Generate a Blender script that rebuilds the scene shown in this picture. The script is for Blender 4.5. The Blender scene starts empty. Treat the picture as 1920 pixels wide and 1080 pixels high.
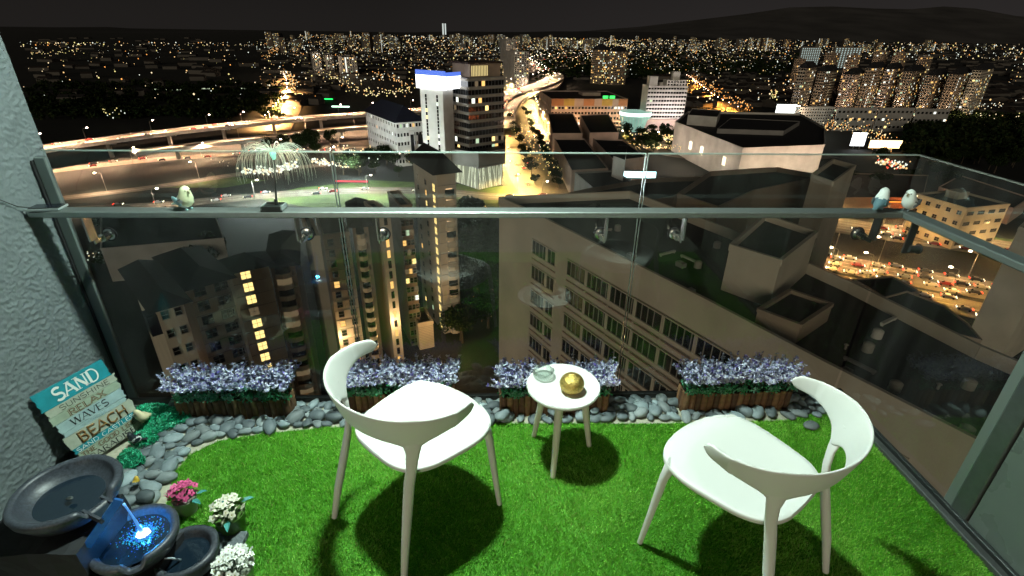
import bpy, bmesh, math, random
import numpy as np
from math import sin, cos, pi, radians, sqrt, atan2, tan, exp
from mathutils import Vector, Matrix, noise
R = random.Random(11)
S = bpy.context.scene
C = S.collection
# ------------------------------------------------------------------ camera
F, YAW, PITCH, ROLL, CH = 965.0, -2.528, 26.391, 0.843, 1.8
cam_d = bpy.data.cameras.new('camera'); cam = bpy.data.objects.new('camera', cam_d); C.objects.link(cam)
CM = Matrix.Rotation(radians(YAW), 3, 'Z') @ Matrix.Rotation(radians(90-PITCH), 3, 'X') @ Matrix.Rotation(radians(ROLL), 3, 'Z')
cam.matrix_world = Matrix.Translation((0, 0, CH)) @ CM.to_4x4()
cam_d.sensor_width = 36; cam_d.lens = 36*F/1920; cam_d.clip_start = .05; cam_d.clip_end = 60000
S.camera = cam
S.view_settings.view_transform = 'Standard'; S.view_settings.look = 'None'
S.view_settings.exposure = 0; S.view_settings.gamma = 1
S.cycles.use_denoising = True
S.cycles.max_bounces = 6; S.cycles.transparent_max_bounces = 16; S.cycles.glossy_bounces = 3
S.cycles.diffuse_bounces = 3; S.cycles.transmission_bounces = 6
S.cycles.sample_clamp_indirect = 4; S.cycles.sample_clamp_direct = 0
# ------------------------------------------------------------------ sky: night overcast glow
W = bpy.data.worlds.new('World'); S.world = W; W.use_nodes = True
nt = W.node_tree; bg = nt.nodes['Background']
tc = nt.nodes.new('ShaderNodeTexCoord'); sx = nt.nodes.new('ShaderNodeSeparateXYZ')
nt.links.new(tc.outputs['Generated'], sx.inputs[0])
nz = nt.nodes.new('ShaderNodeTexNoise'); nz.inputs['Scale'].default_value = 2.2; nt.links.new(tc.outputs['Generated'], nz.inputs['Vector'])
ma = nt.nodes.new('ShaderNodeMath'); ma.operation = 'MULTIPLY_ADD'; nt.links.new(nz.outputs[0], ma.inputs[0]); ma.inputs[1].default_value = .5
nt.links.new(sx.outputs['X'], ma.inputs[2])
cr = nt.nodes.new('ShaderNodeValToRGB'); nt.links.new(ma.outputs[0], cr.inputs[0])
cr.color_ramp.elements[0].position = .0; cr.color_ramp.elements[0].color = (.0060, .0058, .0058, 1)
cr.color_ramp.elements[1].position = .85; cr.color_ramp.elements[1].color = (.0155, .0140, .0142, 1)
gz = nt.nodes.new('ShaderNodeMapRange'); nt.links.new(sx.outputs['Z'], gz.inputs[0]); gz.inputs[1].default_value = 0; gz.inputs[2].default_value = .16; gz.inputs[3].default_value = 1; gz.inputs[4].default_value = 0; gz.interpolation_type = 'SMOOTHSTEP'
gs = nt.nodes.new('ShaderNodeVectorMath'); gs.operation = 'SCALE'; gs.inputs[0].default_value = (.008, .0066, .0056); nt.links.new(gz.outputs[0], gs.inputs['Scale'])
ga = nt.nodes.new('ShaderNodeVectorMath'); ga.operation = 'ADD'; nt.links.new(gs.outputs[0], ga.inputs[0]); nt.links.new(cr.outputs[0], ga.inputs[1])
nt.links.new(ga.outputs[0], bg.inputs['Color']); bg.inputs['Strength'].default_value = 1.0
# added warm fill in place of city glow, from behind the balcony and low
sd = bpy.data.lights.new('city_glow_fill', 'SUN'); sd.energy = .85; sd.color = (1, .88, .66); sd.angle = radians(25)
so = bpy.data.objects.new('city_glow_fill', sd); C.objects.link(so)
so.rotation_euler = Vector((.30, .93, -.12)).to_track_quat('-Z', 'Y').to_euler()
# balcony ceiling lamp (just above the frame): cool white
ld = bpy.data.lights.new('ceiling_lamp_light', 'AREA'); ld.shape = 'DISK'; ld.size = .17; ld.energy = 132; ld.color = (.80, 1, .90)
lo = bpy.data.objects.new('ceiling_lamp_light', ld); C.objects.link(lo); lo.location = (-.30, 1.97, 2.85)

# ------------------------------------------------------------------ projection helpers (photo pixel -> point of the place)
def ray(x, y): return CM @ Vector(((x-960)/F, -(y-540)/F, -1))
def at(x, y, z):
    d = ray(x, y); t = (z-CH)/d.z; return Vector((d.x*t, d.y*t, z))
def aty(x, y, Y):
    d = ray(x, y); t = Y/d.y; return Vector((d.x*t, Y, CH+d.z*t))
def proj(p):
    q = CM.transposed() @ (Vector(p)-Vector((0, 0, CH))); return 960-F*q.x/q.z, 540+F*q.y/q.z
# ------------------------------------------------------------------ materials
MT = {}
def mat(name, col, rough=.6, metal=0, emit=None, es=0, nscale=0, namt=.25, bump=0, bscale=None, spec=.5, trans=0, detail=6, dist=.01, vcol=None, coat=0):
    if name in MT: return MT[name]
    m = bpy.data.materials.new(name); m.use_nodes = True; n = m.node_tree; b = n.nodes['Principled BSDF']
    b.inputs['Base Color'].default_value = (*col, 1); b.inputs['Roughness'].default_value = rough
    b.inputs['Metallic'].default_value = metal; b.inputs['Specular IOR Level'].default_value = spec
    if coat: b.inputs['Coat Weight'].default_value = coat
    if trans: b.inputs['Transmission Weight'].default_value = trans
    if emit: b.inputs['Emission Color'].default_value = (*emit, 1); b.inputs['Emission Strength'].default_value = es
    t = n.nodes.new('ShaderNodeTexCoord')
    if nscale:
        x = n.nodes.new('ShaderNodeTexNoise'); x.inputs['Scale'].default_value = nscale; x.inputs['Detail'].default_value = detail
        n.links.new(t.outputs['Object'], x.inputs['Vector'])
        r = n.nodes.new('ShaderNodeMapRange'); r.inputs[1].default_value = .3; r.inputs[2].default_value = .7
        r.inputs[3].default_value = 1-namt; r.inputs[4].default_value = 1+namt; n.links.new(x.outputs[0], r.inputs[0])
        mx = n.nodes.new('ShaderNodeVectorMath'); mx.operation = 'SCALE'; mx.inputs[0].default_value = col
        n.links.new(r.outputs[0], mx.inputs['Scale']); n.links.new(mx.outputs[0], b.inputs['Base Color'])
        rr = n.nodes.new('ShaderNodeMapRange'); rr.inputs[3].default_value = max(.02, rough-.08); rr.inputs[4].default_value = min(1, rough+.08)
        n.links.new(x.outputs[0], rr.inputs[0]); n.links.new(rr.outputs[0], b.inputs['Roughness'])
    if bump:
        x = n.nodes.new('ShaderNodeTexNoise'); x.inputs['Scale'].default_value = bscale or nscale or 20; x.inputs['Detail'].default_value = detail
        n.links.new(t.outputs['Object'], x.inputs['Vector'])
        bm_ = n.nodes.new('ShaderNodeBump'); bm_.inputs['Strength'].default_value = bump; bm_.inputs['Distance'].default_value = dist
        n.links.new(x.outputs[0], bm_.inputs['Height']); n.links.new(bm_.outputs[0], b.inputs['Normal'])
    MT[name] = m; return m
def emat(name, col, s): return mat(name, (.02, .02, .02), .6, emit=col, es=s)
def objrand(m, lo=.75, hi=1.2):      # brightness varies from one object to the next
    n = m.node_tree; b = n.nodes['Principled BSDF']; oi = n.nodes.new('ShaderNodeObjectInfo')
    r = n.nodes.new('ShaderNodeMapRange'); r.inputs[3].default_value = lo; r.inputs[4].default_value = hi; n.links.new(oi.outputs['Random'], r.inputs[0])
    v = n.nodes.new('ShaderNodeVectorMath'); v.operation = 'SCALE'
    if b.inputs['Base Color'].links: n.links.new(b.inputs['Base Color'].links[0].from_socket, v.inputs[0])
    else: v.inputs[0].default_value = b.inputs['Base Color'].default_value[:3]
    n.links.new(r.outputs[0], v.inputs['Scale']); n.links.new(v.outputs[0], b.inputs['Base Color']); return m
# ------------------------------------------------------------------ mesh collector
class MB:
    def __init__(s): s.v = []; s.f = []; s.m = []; s.T = None
    def add(s, vs, fs, mi=0):
        o = len(s.v)
        if s.T is not None: vs = [s.T @ Vector(v) for v in vs]
        s.v += [tuple(v) for v in vs]; s.f += [tuple(i+o for i in f) for f in fs]; s.m += [mi]*len(fs); return s
    def quad(s, a, b, c, d, mi=0): return s.add([a, b, c, d], [(0, 1, 2, 3)], mi)
    def box(s, x0, x1, y0, y1, z0, z1, mi=0):
        return s.add([(x0,y0,z0),(x1,y0,z0),(x1,y1,z0),(x0,y1,z0),(x0,y0,z1),(x1,y0,z1),(x1,y1,z1),(x0,y1,z1)],
                     [(0,3,2,1),(4,5,6,7),(0,1,5,4),(1,2,6,5),(2,3,7,6),(3,0,4,7)], mi)
    def bbox(s, x0, x1, y0, y1, z0, z1, b=.002, mi=0):     # box with chamfered edges
        vs = []; 
        for z, i in ((z0, b), (z0+b, 0), (z1-b, 0), (z1, b)):
            for (x, y) in ((x0+i+b, y0+i), (x1-i-b, y0+i), (x1-i, y0+i+b), (x1-i, y1-i-b), (x1-i-b, y1-i), (x0+i+b, y1-i), (x0+i, y1-i-b), (x0+i, y0+i+b)): vs.append((x, y, z))
        fs = [tuple(range(7, -1, -1)), tuple(range(24, 32))]
        for k in range(3):
            for j in range(8): fs.append((k*8+j, k*8+(j+1) % 8, k*8+8+(j+1) % 8, k*8+8+j))
        return s.add(vs, fs, mi)
    def rings(s, rs, cap=True, mi=0, closed=True):         # rs: list of rings of equal length
        n = len(rs[0]); vs = [v for r in rs for v in r]; fs = []
        for k in range(len(rs)-1):
            for j in range(n if closed else n-1):
                fs.append((k*n+j, k*n+(j+1) % n, (k+1)*n+(j+1) % n, (k+1)*n+j))
        if cap: fs += [tuple(range(n-1, -1, -1)), tuple(range((len(rs)-1)*n, len(rs)*n))]
        return s.add(vs, fs, mi)
    def tube(s, pts, rad, n=10, mi=0, cap=True, up0=None):
        pts = [Vector(p) for p in pts]; rs = []; N = len(pts)
        if not hasattr(rad, '__len__'): rad = [rad]*N
        up = Vector((0, 0, 1)); 
        d0 = (pts[1]-pts[0]).normalized()
        if abs(d0.z) > .9: up = Vector((1, 0, 0))
        if up0: up = Vector(up0)
        for i, p in enumerate(pts):
            d = (pts[min(i+1, N-1)]-pts[max(i-1, 0)]).normalized()
            a = d.cross(up).normalized(); b = a.cross(d).normalized(); up = b
            r = rad[i]; ra, rb = (r if hasattr(r, '__len__') else (r, r))
            rs.append([p+a*(ra*cos(2*pi*j/n))+b*(rb*sin(2*pi*j/n)) for j in range(n)])
        return s.rings(rs, cap, mi)
    def lathe(s, prof, n=32, c=(0, 0, 0), mi=0, cap=False, fn=None):
        rs = []
        for (r, z) in prof:
            ring = []
            for j in range(n):
                a = 2*pi*j/n; rr, zz = fn(r, z, a) if fn else (r, z)
                ring.append((c[0]+rr*cos(a), c[1]+rr*sin(a), c[2]+zz))
            rs.append(ring)
        return s.rings(rs, cap, mi)
    def ell(s, c, r, n=12, m=8, mi=0, rot=None):
        rs = []; c = Vector(c)
        for i in range(m+1):
            t = -pi/2+pi*i/m; cr_ = max(cos(t), .02)
            ring = []
            for j in range(n):
                a = 2*pi*j/n; v = Vector((r[0]*cr_*cos(a), r[1]*cr_*sin(a), r[2]*sin(t)))
                if rot: v = rot @ v
                ring.append(c+v)
            rs.append(ring)
        return s.rings(rs, True, mi)
    def mesh(s, name, mats, smooth=False, sharp=None):
        me = bpy.data.meshes.new(name); me.from_pydata(s.v, [], s.f)
        for m in (mats if isinstance(mats, (list, tuple)) else [mats]): me.materials.append(m)
        if any(s.m): me.polygons.foreach_set('material_index', s.m)
        if smooth:
            me.polygons.foreach_set('use_smooth', [True]*len(s.f))
            if sharp: me.set_sharp_from_angle(angle=radians(sharp))
        me.update(); return me
    def build(s, name, mats, parent=None, smooth=False, sharp=None, kind=None, loc=None, rot=None):
        return link(name, s.mesh(name, mats, smooth, sharp), parent, kind, loc, rot)
def link(name, me, parent=None, kind=None, loc=None, rot=None):
    o = bpy.data.objects.new(name, me); C.objects.link(o)
    if parent: o.parent = parent
    if kind: o['kind'] = kind
    if loc is not None: o.location = loc
    if rot is not None: o.rotation_euler = rot
    return o
def tag(o, label, cat, group=None, kind=None):
    o['label'] = label; o['category'] = cat
    if group: o['group'] = group
    if kind: o['kind'] = kind
    return o
def thing(name, label, cat, loc=(0, 0, 0), rz=0, group=None):
    o = bpy.data.objects.new(name, None); C.objects.link(o); o.location = loc; o.rotation_euler = (0, 0, rz); o.empty_display_size = .1
    return tag(o, label, cat, group)
def dup(root, loc=None, rz=None, label=None, group=None):
    kids = {}
    for o in bpy.data.objects:
        if o.parent: kids.setdefault(o.parent, []).append(o)
    def cp(o, par):
        c = o.copy(); C.objects.link(c); c.parent = par
        for k in kids.get(o, []): cp(k, c)
        return c
    r = cp(root, None)
    if loc is not None: r.location = loc
    if rz is not None: r.rotation_euler = (0, 0, rz)
    if label: r['label'] = label
    if group: r['group'] = group
    return r
def fastmesh(name, verts, faces_n, mats, kind='stuff', parent=None, mi=None, smooth=False):
    """verts (N,3) numpy, every face uses faces_n consecutive vertices"""
    me = bpy.data.meshes.new(name); N = len(verts); nf = N//faces_n
    me.vertices.add(N); me.vertices.foreach_set('co', verts.astype(np.float32).ravel())
    me.loops.add(N); me.loops.foreach_set('vertex_index', np.arange(N, dtype=np.int32))
    me.polygons.add(nf); me.polygons.foreach_set('loop_start', np.arange(0, N, faces_n, dtype=np.int32))
    for m in (mats if isinstance(mats, (list, tuple)) else [mats]): me.materials.append(m)
    if mi is not None: me.polygons.foreach_set('material_index', np.asarray(mi, dtype=np.int32))
    if smooth: me.polygons.foreach_set('use_smooth', [True]*nf)
    me.update(calc_edges=True); me.validate()
    return link(name, me, parent, kind)
def quads(cen, a, b):   # centres, half-axis vectors -> verts of quads
    return np.stack([cen-a-b, cen+a-b, cen+a+b, cen-a+b], 1).reshape(-1, 3)
def rvec(rng, n):
    v = rng.normal(size=(n, 3)); return v/np.linalg.norm(v, axis=1)[:, None]
rng = np.random.default_rng(5)

# =================================================================== BALCONY
D = 2.277; XL, XR = -1.95, 1.93; GT = 1.327
m_slab = mat('balcony_floor_tile', (.32, .31, .27), .6, nscale=14, namt=.15, bump=.2)
MB().box(XL, XR+.02, -1.2, D+.03, -.25, 0).build('balcony_floor', m_slab, kind='structure')
# stucco wall: real relief
def stucco():
    ny, nzz = 400, 500
    ys = np.linspace(.72, 2.36, ny); zs = np.linspace(-.02, 2.2, nzz)
    vs = []
    for z in zs:
        for y in ys:
            p = Vector((y*46, z*66+y*9, 3)); h = noise.noise(p)+noise.noise(p*2.1)*.6
            h = max(-.35, min(.55, h*1.3))
            vs.append((XL+h*(.0056 if y < 2.352 else 0), y, z))
    fs = [(j*ny+i, j*ny+i+1, (j+1)*ny+i+1, (j+1)*ny+i) for j in range(nzz-1) for i in range(ny-1)]
    o = len(vs)
    vs += [(XL-.004, 2.36, -.2), (XL-.004, 2.36, 3.0), (XL-.3, 2.36, -.2), (XL-.3, 2.36, 3.0), (XL, -.3, -.2), (XL, .72, -.2), (XL, .72, 3), (XL, -.3, 3), (XL, .72, 2.2), (XL, 2.36, 2.2), (XL, 2.36, 3), (XL, .72, 3)]
    fs += [(o, o+2, o+3, o+1), (o+4, o+5, o+6, o+7), (o+8, o+9, o+10, o+11)]
    me = bpy.data.meshes.new('wall'); me.from_pydata(vs, [], fs); me.polygons.foreach_set('use_smooth', [True]*len(fs))
    me.materials.append(mat('grey_stucco', (.145, .168, .172), .82, nscale=9, namt=.1, bump=.5, bscale=140, dist=.003)); me.update()
    return link('wall', me, kind='structure')
wall = stucco(); tag(wall, 'rough grey textured plaster wall at the left end of the balcony', 'wall'); wall['kind'] = 'structure'

# ---- turf: ground sheet + blades
gpoly = [(-.80, 2.045), (-1.12, 2.01), (-1.33, 1.96), (-1.42, 1.87), (-1.43, 1.76), (-1.38, 1.62), (-1.34, 1.45), (-1.36, .2), (1.875, .2), (1.875, 2.16), (1.72, 2.10), (1.55, 2.045), (1.2, 2.035), (.76, 2.035), (.2, 2.05), (-.4, 2.05)]
MB().add([(x, y, .004) for x, y in gpoly], [tuple(range(len(gpoly)))]).build('turf_backing', mat('turf_backing', (.08, .28, .02), .9), kind='structure')
def inpoly(x, y, P):
    c = np.zeros(len(x), bool); n = len(P)
    for i in range(n):
        x1, y1 = P[i]; x2, y2 = P[(i+1) % n]
        k = ((y1 > y) != (y2 > y)) & (x < (x2-x1)*(y-y1)/((y2-y1) or 1e-9)+x1); c ^= k
    return c
def blades():
    n = 560000
    x = rng.uniform(-1.45, 1.88, n); y = rng.uniform(.45, 2.17, n)
    k = inpoly(x, y, gpoly); x, y = x[k], y[k]
    # keep denser far less: near edge is big in frame
    n = len(x); h = rng.uniform(.008, .017, n)
    clump = np.sin(x*37+np.sin(y*23)*2)*np.cos(y*41+x*9); h *= 1+.22*clump; big = np.sin(x*5.1+1.3*np.sin(y*3.7))*np.cos(y*4.3-x*2.2)
    ang = rng.uniform(0, 2*pi, n)+.0; w = rng.uniform(.0006, .0011, n)
    lean = rng.uniform(.1, .9, n)*h; la = rng.normal(.6, 1.3, n)+np.sin(x*6)*1.2+np.cos(y*7)*1.1
    bx = np.stack([np.cos(ang)*w, np.sin(ang)*w, 0*w], 1); b = np.stack([x, y, np.full(n, .004)], 1)
    mid = b+np.stack([np.cos(la)*lean*.35, np.sin(la)*lean*.35, h*.6], 1)
    tip = b+np.stack([np.cos(la)*lean, np.sin(la)*lean, h*rng.uniform(.85, 1, n)], 1)
    V = np.stack([b-bx, b+bx, mid+bx*.8, tip, mid-bx*.8], 1).reshape(-1, 3)
    mi = rng.choice(3, n, p=[.5, .35, .15]); mi = np.where((big > .25) & (rng.random(n) < .35), 2, mi); mi = np.where((big < -.3) & (rng.random(n) < .35), 1, mi); mi = np.where(rng.random(n) < .02, 3, mi)
    ms = [mat('turf_mid_green', (.22, .62, .045), .5, spec=.35), mat('turf_deep_green', (.12, .44, .022), .55, spec=.3), mat('turf_light_green', (.42, .78, .13), .5, spec=.4), mat('turf_straw', (.45, .42, .16), .6)]
    o = fastmesh('artificial_turf', V, 5, ms, mi=mi)
    return tag(o, 'bright green artificial turf covering the balcony floor', 'turf', kind='stuff')
blades()
# sandy edging strip under the pebbles
MB().box(XL+.01, XR-.06, 1.0, D-.05, .0005, .003).build('sand_strip', mat('pale_edging', (.42, .40, .30), .9, nscale=60, namt=.2), kind='structure')

# ---- glass balustrade
m_metal = mat('grey_metal', (.17, .19, .185), .38, metal=.75, nscale=30, namt=.08)
m_dark = mat('dark_metal', (.06, .068, .066), .45, metal=.6)
m_steel = mat('brushed_steel', (.55, .57, .56), .22, metal=1)
def glass_mat():
    m = bpy.data.materials.new('balustrade_glass'); m.use_nodes = True; n = m.node_tree; n.nodes.remove(n.nodes['Principled BSDF'])
    o = n.nodes['Material Output']; t = n.nodes.new('ShaderNodeBsdfTransparent'); t.inputs[0].default_value = (.84, .86, .83, 1)
    g = n.nodes.new('ShaderNodeBsdfGlossy'); g.inputs['Roughness'].default_value = .0; g.inputs[0].default_value = (.9, 1, .95, 1)
    d = n.nodes.new('ShaderNodeBsdfDiffuse'); d.inputs[0].default_value = (.5, .5, .47, 1)
    f = n.nodes.new('ShaderNodeFresnel'); f.inputs[0].default_value = 1.8
    m1 = n.nodes.new('ShaderNodeMixShader'); n.links.new(f.outputs[0], m1.inputs[0]); n.links.new(t.outputs[0], m1.inputs[1]); n.links.new(g.outputs[0], m1.inputs[2])
    # faint film of dust and rain marks, raised to paint in reflection haze
    tc = n.nodes.new('ShaderNodeTexCoord'); mp = n.nodes.new('ShaderNodeMapping'); mp.inputs['Scale'].default_value = (9, 9, 1.3)
    nz = n.nodes.new('ShaderNodeTexNoise'); nz.inputs['Scale'].default_value = 1.4; nz.inputs['Detail'].default_value = 7
    n.links.new(tc.outputs['Object'], mp.inputs[0]); n.links.new(mp.outputs[0], nz.inputs['Vector'])
    r = n.nodes.new('ShaderNodeMapRange'); r.inputs[1].default_value = .35; r.inputs[2].default_value = .8; r.inputs[3].default_value = .012; r.inputs[4].default_value = .05
    n.links.new(nz.outputs[0], r.inputs[0])
    m2 = n.nodes.new('ShaderNodeMixShader'); n.links.new(r.outputs[0], m2.inputs[0]); n.links.new(m1.outputs[0], m2.inputs[1]); n.links.new(d.outputs[0], m2.inputs[2])
    n.links.new(m2.outputs[0], o.inputs['Surface']); return m
m_glass = glass_mat(); m_gedge = mat('glass_edge', (.30, .42, .37), .12, spec=.8, emit=None)
rail = thing('glass_railing', 'frameless glass balcony railing with grey metal handrail overlooking the city', 'railing', (0, 0, 0))
def pane_x(x0, x1, y):     # pane in plane y
    MB().quad((x0, y, .035), (x1, y, .035), (x1, y, GT), (x0, y, GT)).build('glass_pane', m_glass, rail)
for x0, x1 in ((-1.895, -.695), (-.683, .684), (.696, 1.925)): pane_x(x0, x1, D)
MB().quad((XR+.002, D-.008, .035), (XR+.002, 1.50, .035), (XR+.002, 1.50, GT), (XR+.002, D-.008, GT)).build('glass_pane', m_glass, rail)
MB().quad((XR+.002, 1.38, .035), (XR+.002, .2, .035), (XR+.002, .2, GT), (XR+.002, 1.38, GT)).build('glass_pane', mat('grey_frosted_panel', (.12, .145, .13), .28, spec=.6, nscale=6, namt=.08), rail)
for x0, x1 in ((-1.895, -.695), (-.683, .684), (.696, 1.925)):
    MB().box(x0, x1, D-.005, D+.006, GT, GT+.0045).build('pane_edge', mat('pane_edge_polished', (.35, .43, .39), .2, spec=.8), rail)
    for x in (x0, x1):
        if abs(x) < 1.8: MB().box(x-.0014, x+.0014, D-.005, D+.006, .035, GT).build('pane_edge', mat('pane_edge_side', (.12, .15, .13), .25, spec=.6), rail)
MB().box(XR-.004, XR+.008, .2, D, GT, GT+.005).build('pane_edge', mat('pane_edge_dark', (.16, .17, .15), .3, spec=.6), rail)
# left end channel
MB().bbox(-1.935, -1.889, D-.012, D+.004, .03, 1.30, .003).build('edge_frame', mat('painted_frame', (.13, .155, .145), .5, metal=.1), rail)
MB().bbox(-1.943, -1.9355, D-.022, D+.004, .03, 1.29, .002).build('edge_seal', mat('black_seal', (.012, .012, .012), .6), rail)
# bottom channel and sill
MB().bbox(XL+.012, XR+.03, D-.03, D-.006, .0, .034, .002).build('sill_channel', m_dark, rail)
MB().bbox(XR-.022, XR-.002, .2, D-.031, .0, .045, .002).build('sill_channel', m_dark, rail)
MB().bbox(1.872, XR-.026, .2, D-.032, .0, .03, .003).build('kerb', mat('dark_kerb', (.060, .066, .062), .55, nscale=40, namt=.2, bump=.15), rail)
MB().bbox(XR-.012, XR+.018, 1.385, 1.455, .036, GT-.004, .003).build('end_post', m_metal, rail)
MB().bbox(XR-.008, XR+.014, 1.4565, 1.498, .036, GT-.004, .002).build('end_post', mat('pale_metal', (.24, .28, .26), .4, metal=.5), rail)
# handrail
HZ = 1.105; HY0, HY1 = 2.135, 2.205; HX = 1.838
MB().bbox(XL+.012, HX-.001, HY0, HY1, HZ-.028, HZ, .004).build('handrail', mat('handrail_metal', (.33, .365, .35), .40, metal=.8, nscale=50, namt=.05), rail)
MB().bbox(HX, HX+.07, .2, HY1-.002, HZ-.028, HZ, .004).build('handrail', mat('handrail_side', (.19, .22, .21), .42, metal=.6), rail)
def bracket(x, front=True, y=None):
    if front:
        e = thing.__call__ if 0 else None
        b = MB().bbox(x-.004, x+.004, HY0+.015, HY1-.008, .965, HZ-.029, .001).bbox(x-.004, x+.004, HY1-.03, D-.06, .945, .9645, .001).build('bracket', m_dark if x > 1.2 else m_steel, rail)
        m = MB(); cx = x-.055 if x < 0 or x > .6 else x-.045
        m.lathe([(0, 0), (.026, 0), (.026, .003), (.018, .0045), (.018, .05), (0, .05)], 24)
        p = m.build('standoff_pin', m_steel, b, True, 40); p.location = (x, D-.006, .955); p.rotation_euler = (pi/2, 0, 0)
        m = MB().lathe([(.0265, -.001), (.033, -.001), (.033, .004), (.0265, .004), (.0265, -.001)], 24)
        q = m.build('washer', mat('black_seal', (.012,)*3), b, True, 40); q.location = (x, D-.002, .955); q.rotation_euler = (pi/2, 0, 0)
    else:
        b = MB().bbox(HX+.014, HX+.05, y-.004, y+.004, .93, HZ-.029, .001).bbox(HX+.0505, XR-.05, y-.004, y+.004, .93, .965, .001).build('bracket', m_dark, rail)
        m = MB().lathe([(0, 0), (.024, 0), (.024, .003), (.017, .0045), (.017, .052), (0, .052)], 24)
        p = m.build('standoff_pin', m_dark, b, True, 40); p.location = (XR-.001, y, .95); p.rotation_euler = (0, -pi/2, 0)
for x in (-1.735, -.85, -.50, .515, .868, 1.762): bracket(x)
for y in (2.09, 1.47): bracket(0, False, y)

# ---- pebbles
def pebble_meshes():
    out = []
    for k in range(10):
        bm = bmesh.new(); bmesh.ops.create_icosphere(bm, subdivisions=3, radius=1)
        o = Vector((k*7.3, 1.1, 4.2))
        for v in bm.verts:
            d = v.co.normalized(); s = 1+.16*noise.noise(d*1.1+o)+.04*noise.noise(d*3+o)
            v.co = Vector((d.x*s, d.y*s*(1+.15*noise.noise(Vector((d.x*1.5, 0, 3))+o)), d.z*s))
        me = bpy.data.meshes.new('pebble'); bm.to_mesh(me); bm.free(); me.polygons.foreach_set('use_smooth', [True]*len(me.polygons))
        m = objrand(mat('river_stone_%d' % (k % 3), [(.21, .26, .275), (.155, .19, .205), (.235, .27, .275)][k % 3], .55, nscale=3, namt=.12, bump=.12, bscale=40, detail=8), .75, 1.08)
        me.materials.append(m); out.append(me)
    return out
pm = pebble_meshes(); placed = []
zones = [([(-1.92, 2.2), (-1.92, 1.50), (-1.44, 1.42), (-1.41, 1.60), (-1.45, 1.78), (-1.44, 1.88), (-1.34, 1.985), (-1.1, 2.035), (-1.1, 2.22)], 'left corner'),
         ([(-1.1, 2.055), (-.72, 2.062), (-.72, 2.22), (-1.1, 2.22)], 'first gap'), ([(-.72, 2.065), (.08, 2.062), (.08, 2.22), (-.72, 2.22)], 'second'),
         ([(.08, 2.062), (1.80, 2.065), (1.86, 2.20), (1.86, 2.22), (.08, 2.22)], 'right')]
planters = [(-1.315, 2.165, 0.0, .56), (-.485, 2.19, 0.0, .56), (.325, 2.165, .0, .56), (1.295, 2.175, .03, .585)]
def blocked(x, y):
    if (x+1.76)**2+(y-1.90)**2 < .017: return True
    for (px, py, a, w) in planters:
        if abs(x-px) < w/2-.0 and abs(y-py) < .065: return True
    return False
R2 = random.Random(4)
def zone_label(x, y):
    if x < -1.45 and y < 1.75: return 'smooth dark river stone in the heap beside the tiered fountain'
    if x < -1.4: return 'smooth grey river stone around the green moss in the left corner'
    if x < -1.03: return 'smooth grey river stone in front of the leftmost flower box'
    if x < -.76: return 'smooth grey river stone in the gap left of the left chair back'
    if x < .05: return 'smooth grey river stone by the flower box behind the left chair'
    if x < .62: return 'smooth grey river stone behind the small round table'
    if x < 1.0: return 'smooth grey river stone in the gap right of the round table'
    if x < 1.6: return 'smooth grey river stone in front of the rightmost flower box'
    return 'smooth grey river stone at the right end of the border'
allz = [z for z, _ in zones]
def layer(tries, zb, mind, smin, smax, lim):
    n = 0
    for _ in range(tries):
        P = R2.choice(allz); x = R2.uniform(min(p[0] for p in P), max(p[0] for p in P)); y = R2.uniform(min(p[1] for p in P), max(p[1] for p in P))
        if not inpoly(np.array([x]), np.array([y]), P)[0] or blocked(x, y): continue
        if x < -1.2 and y < 1.78 and x > -1.0: continue
        a = R2.uniform(smin, smax)
        if any((x-q[0])**2+(y-q[1])**2 < (mind*(a+q[2]))**2 for q in placed if abs(q[3]-zb) < .01): continue
        placed.append((x, y, a, zb)); n += 1
        h = a*R2.uniform(.42, .62)
        k_ = R2.randrange(10)
        o = link('river_stone', pm[k_], loc=(x, y, zb+h*.9), rot=(R2.uniform(-.22, .22), R2.uniform(-.22, .22), R2.uniform(0, pi)))
        o.scale = (a*1.15, a*R2.uniform(.68, .86), h)
        tag(o, zone_label(x, y).replace('smooth dark', 'smooth').replace('smooth grey', 'smooth').replace('smooth', ('large' if a > .044 else 'small' if a < .034 else 'medium')+(' round' if h/a > .54 else ' flat')+[' blue-grey', ' dark grey', ' pale grey'][k_ % 3], 1).replace('dark grey dark', 'dark grey'), 'stone', 'river stones along the foot of the glass')
        if n >= lim: break
    return n
n1 = layer(90000, .003, .70, .024, .048, 290)
n2 = layer(9000, .034, 1.0, .026, .042, 8)
o = link('river_stone', pm[2], loc=(1.63, 1.985, .022), rot=(.1, .1, .3)); o.scale = (.046, .03, .016); tag(o, 'single pale stone lying alone on the turf near the right chair back', 'stone')
print('stones', n1, n2)

# ---- planters
m_slat = [objrand(mat('bark_slat_%d' % k, c, .75, nscale=40, namt=.3, bump=.3)) for k, c in enumerate([(.15, .075, .032), (.10, .05, .024), (.20, .11, .05)])]
def slat_mesh(m):
    b = MB(); rs = []
    for z in (0, .006, .05, .118, .125):
        k = .86 if z in (0, .125) else 1
        rs.append([(.0155*k*cos(t), -.011*k*sin(t), z) for t in [pi*j/7 for j in range(8)]]+[(-.0155*k, .004, z), (.0155*k, .004, z)][:0])
    b.rings(rs, True); return b.mesh('slat', m, True, 50)
SL = [slat_mesh(m) for m in m_slat]
m_leaf = [mat('leaf_bright', (.03, .20, .085), .45, spec=.4), mat('leaf_dark', (.010, .055, .025), .5), mat('leaf_pale', (.12, .30, .20), .45)]
m_flo = [mat('petal_white', (.66, .68, .80), .55), mat('petal_lilac', (.44, .46, .68), .55), mat('petal_violet', (.16, .13, .46), .55), mat('petal_blue_grey', (.34, .40, .50), .55)]
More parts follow.
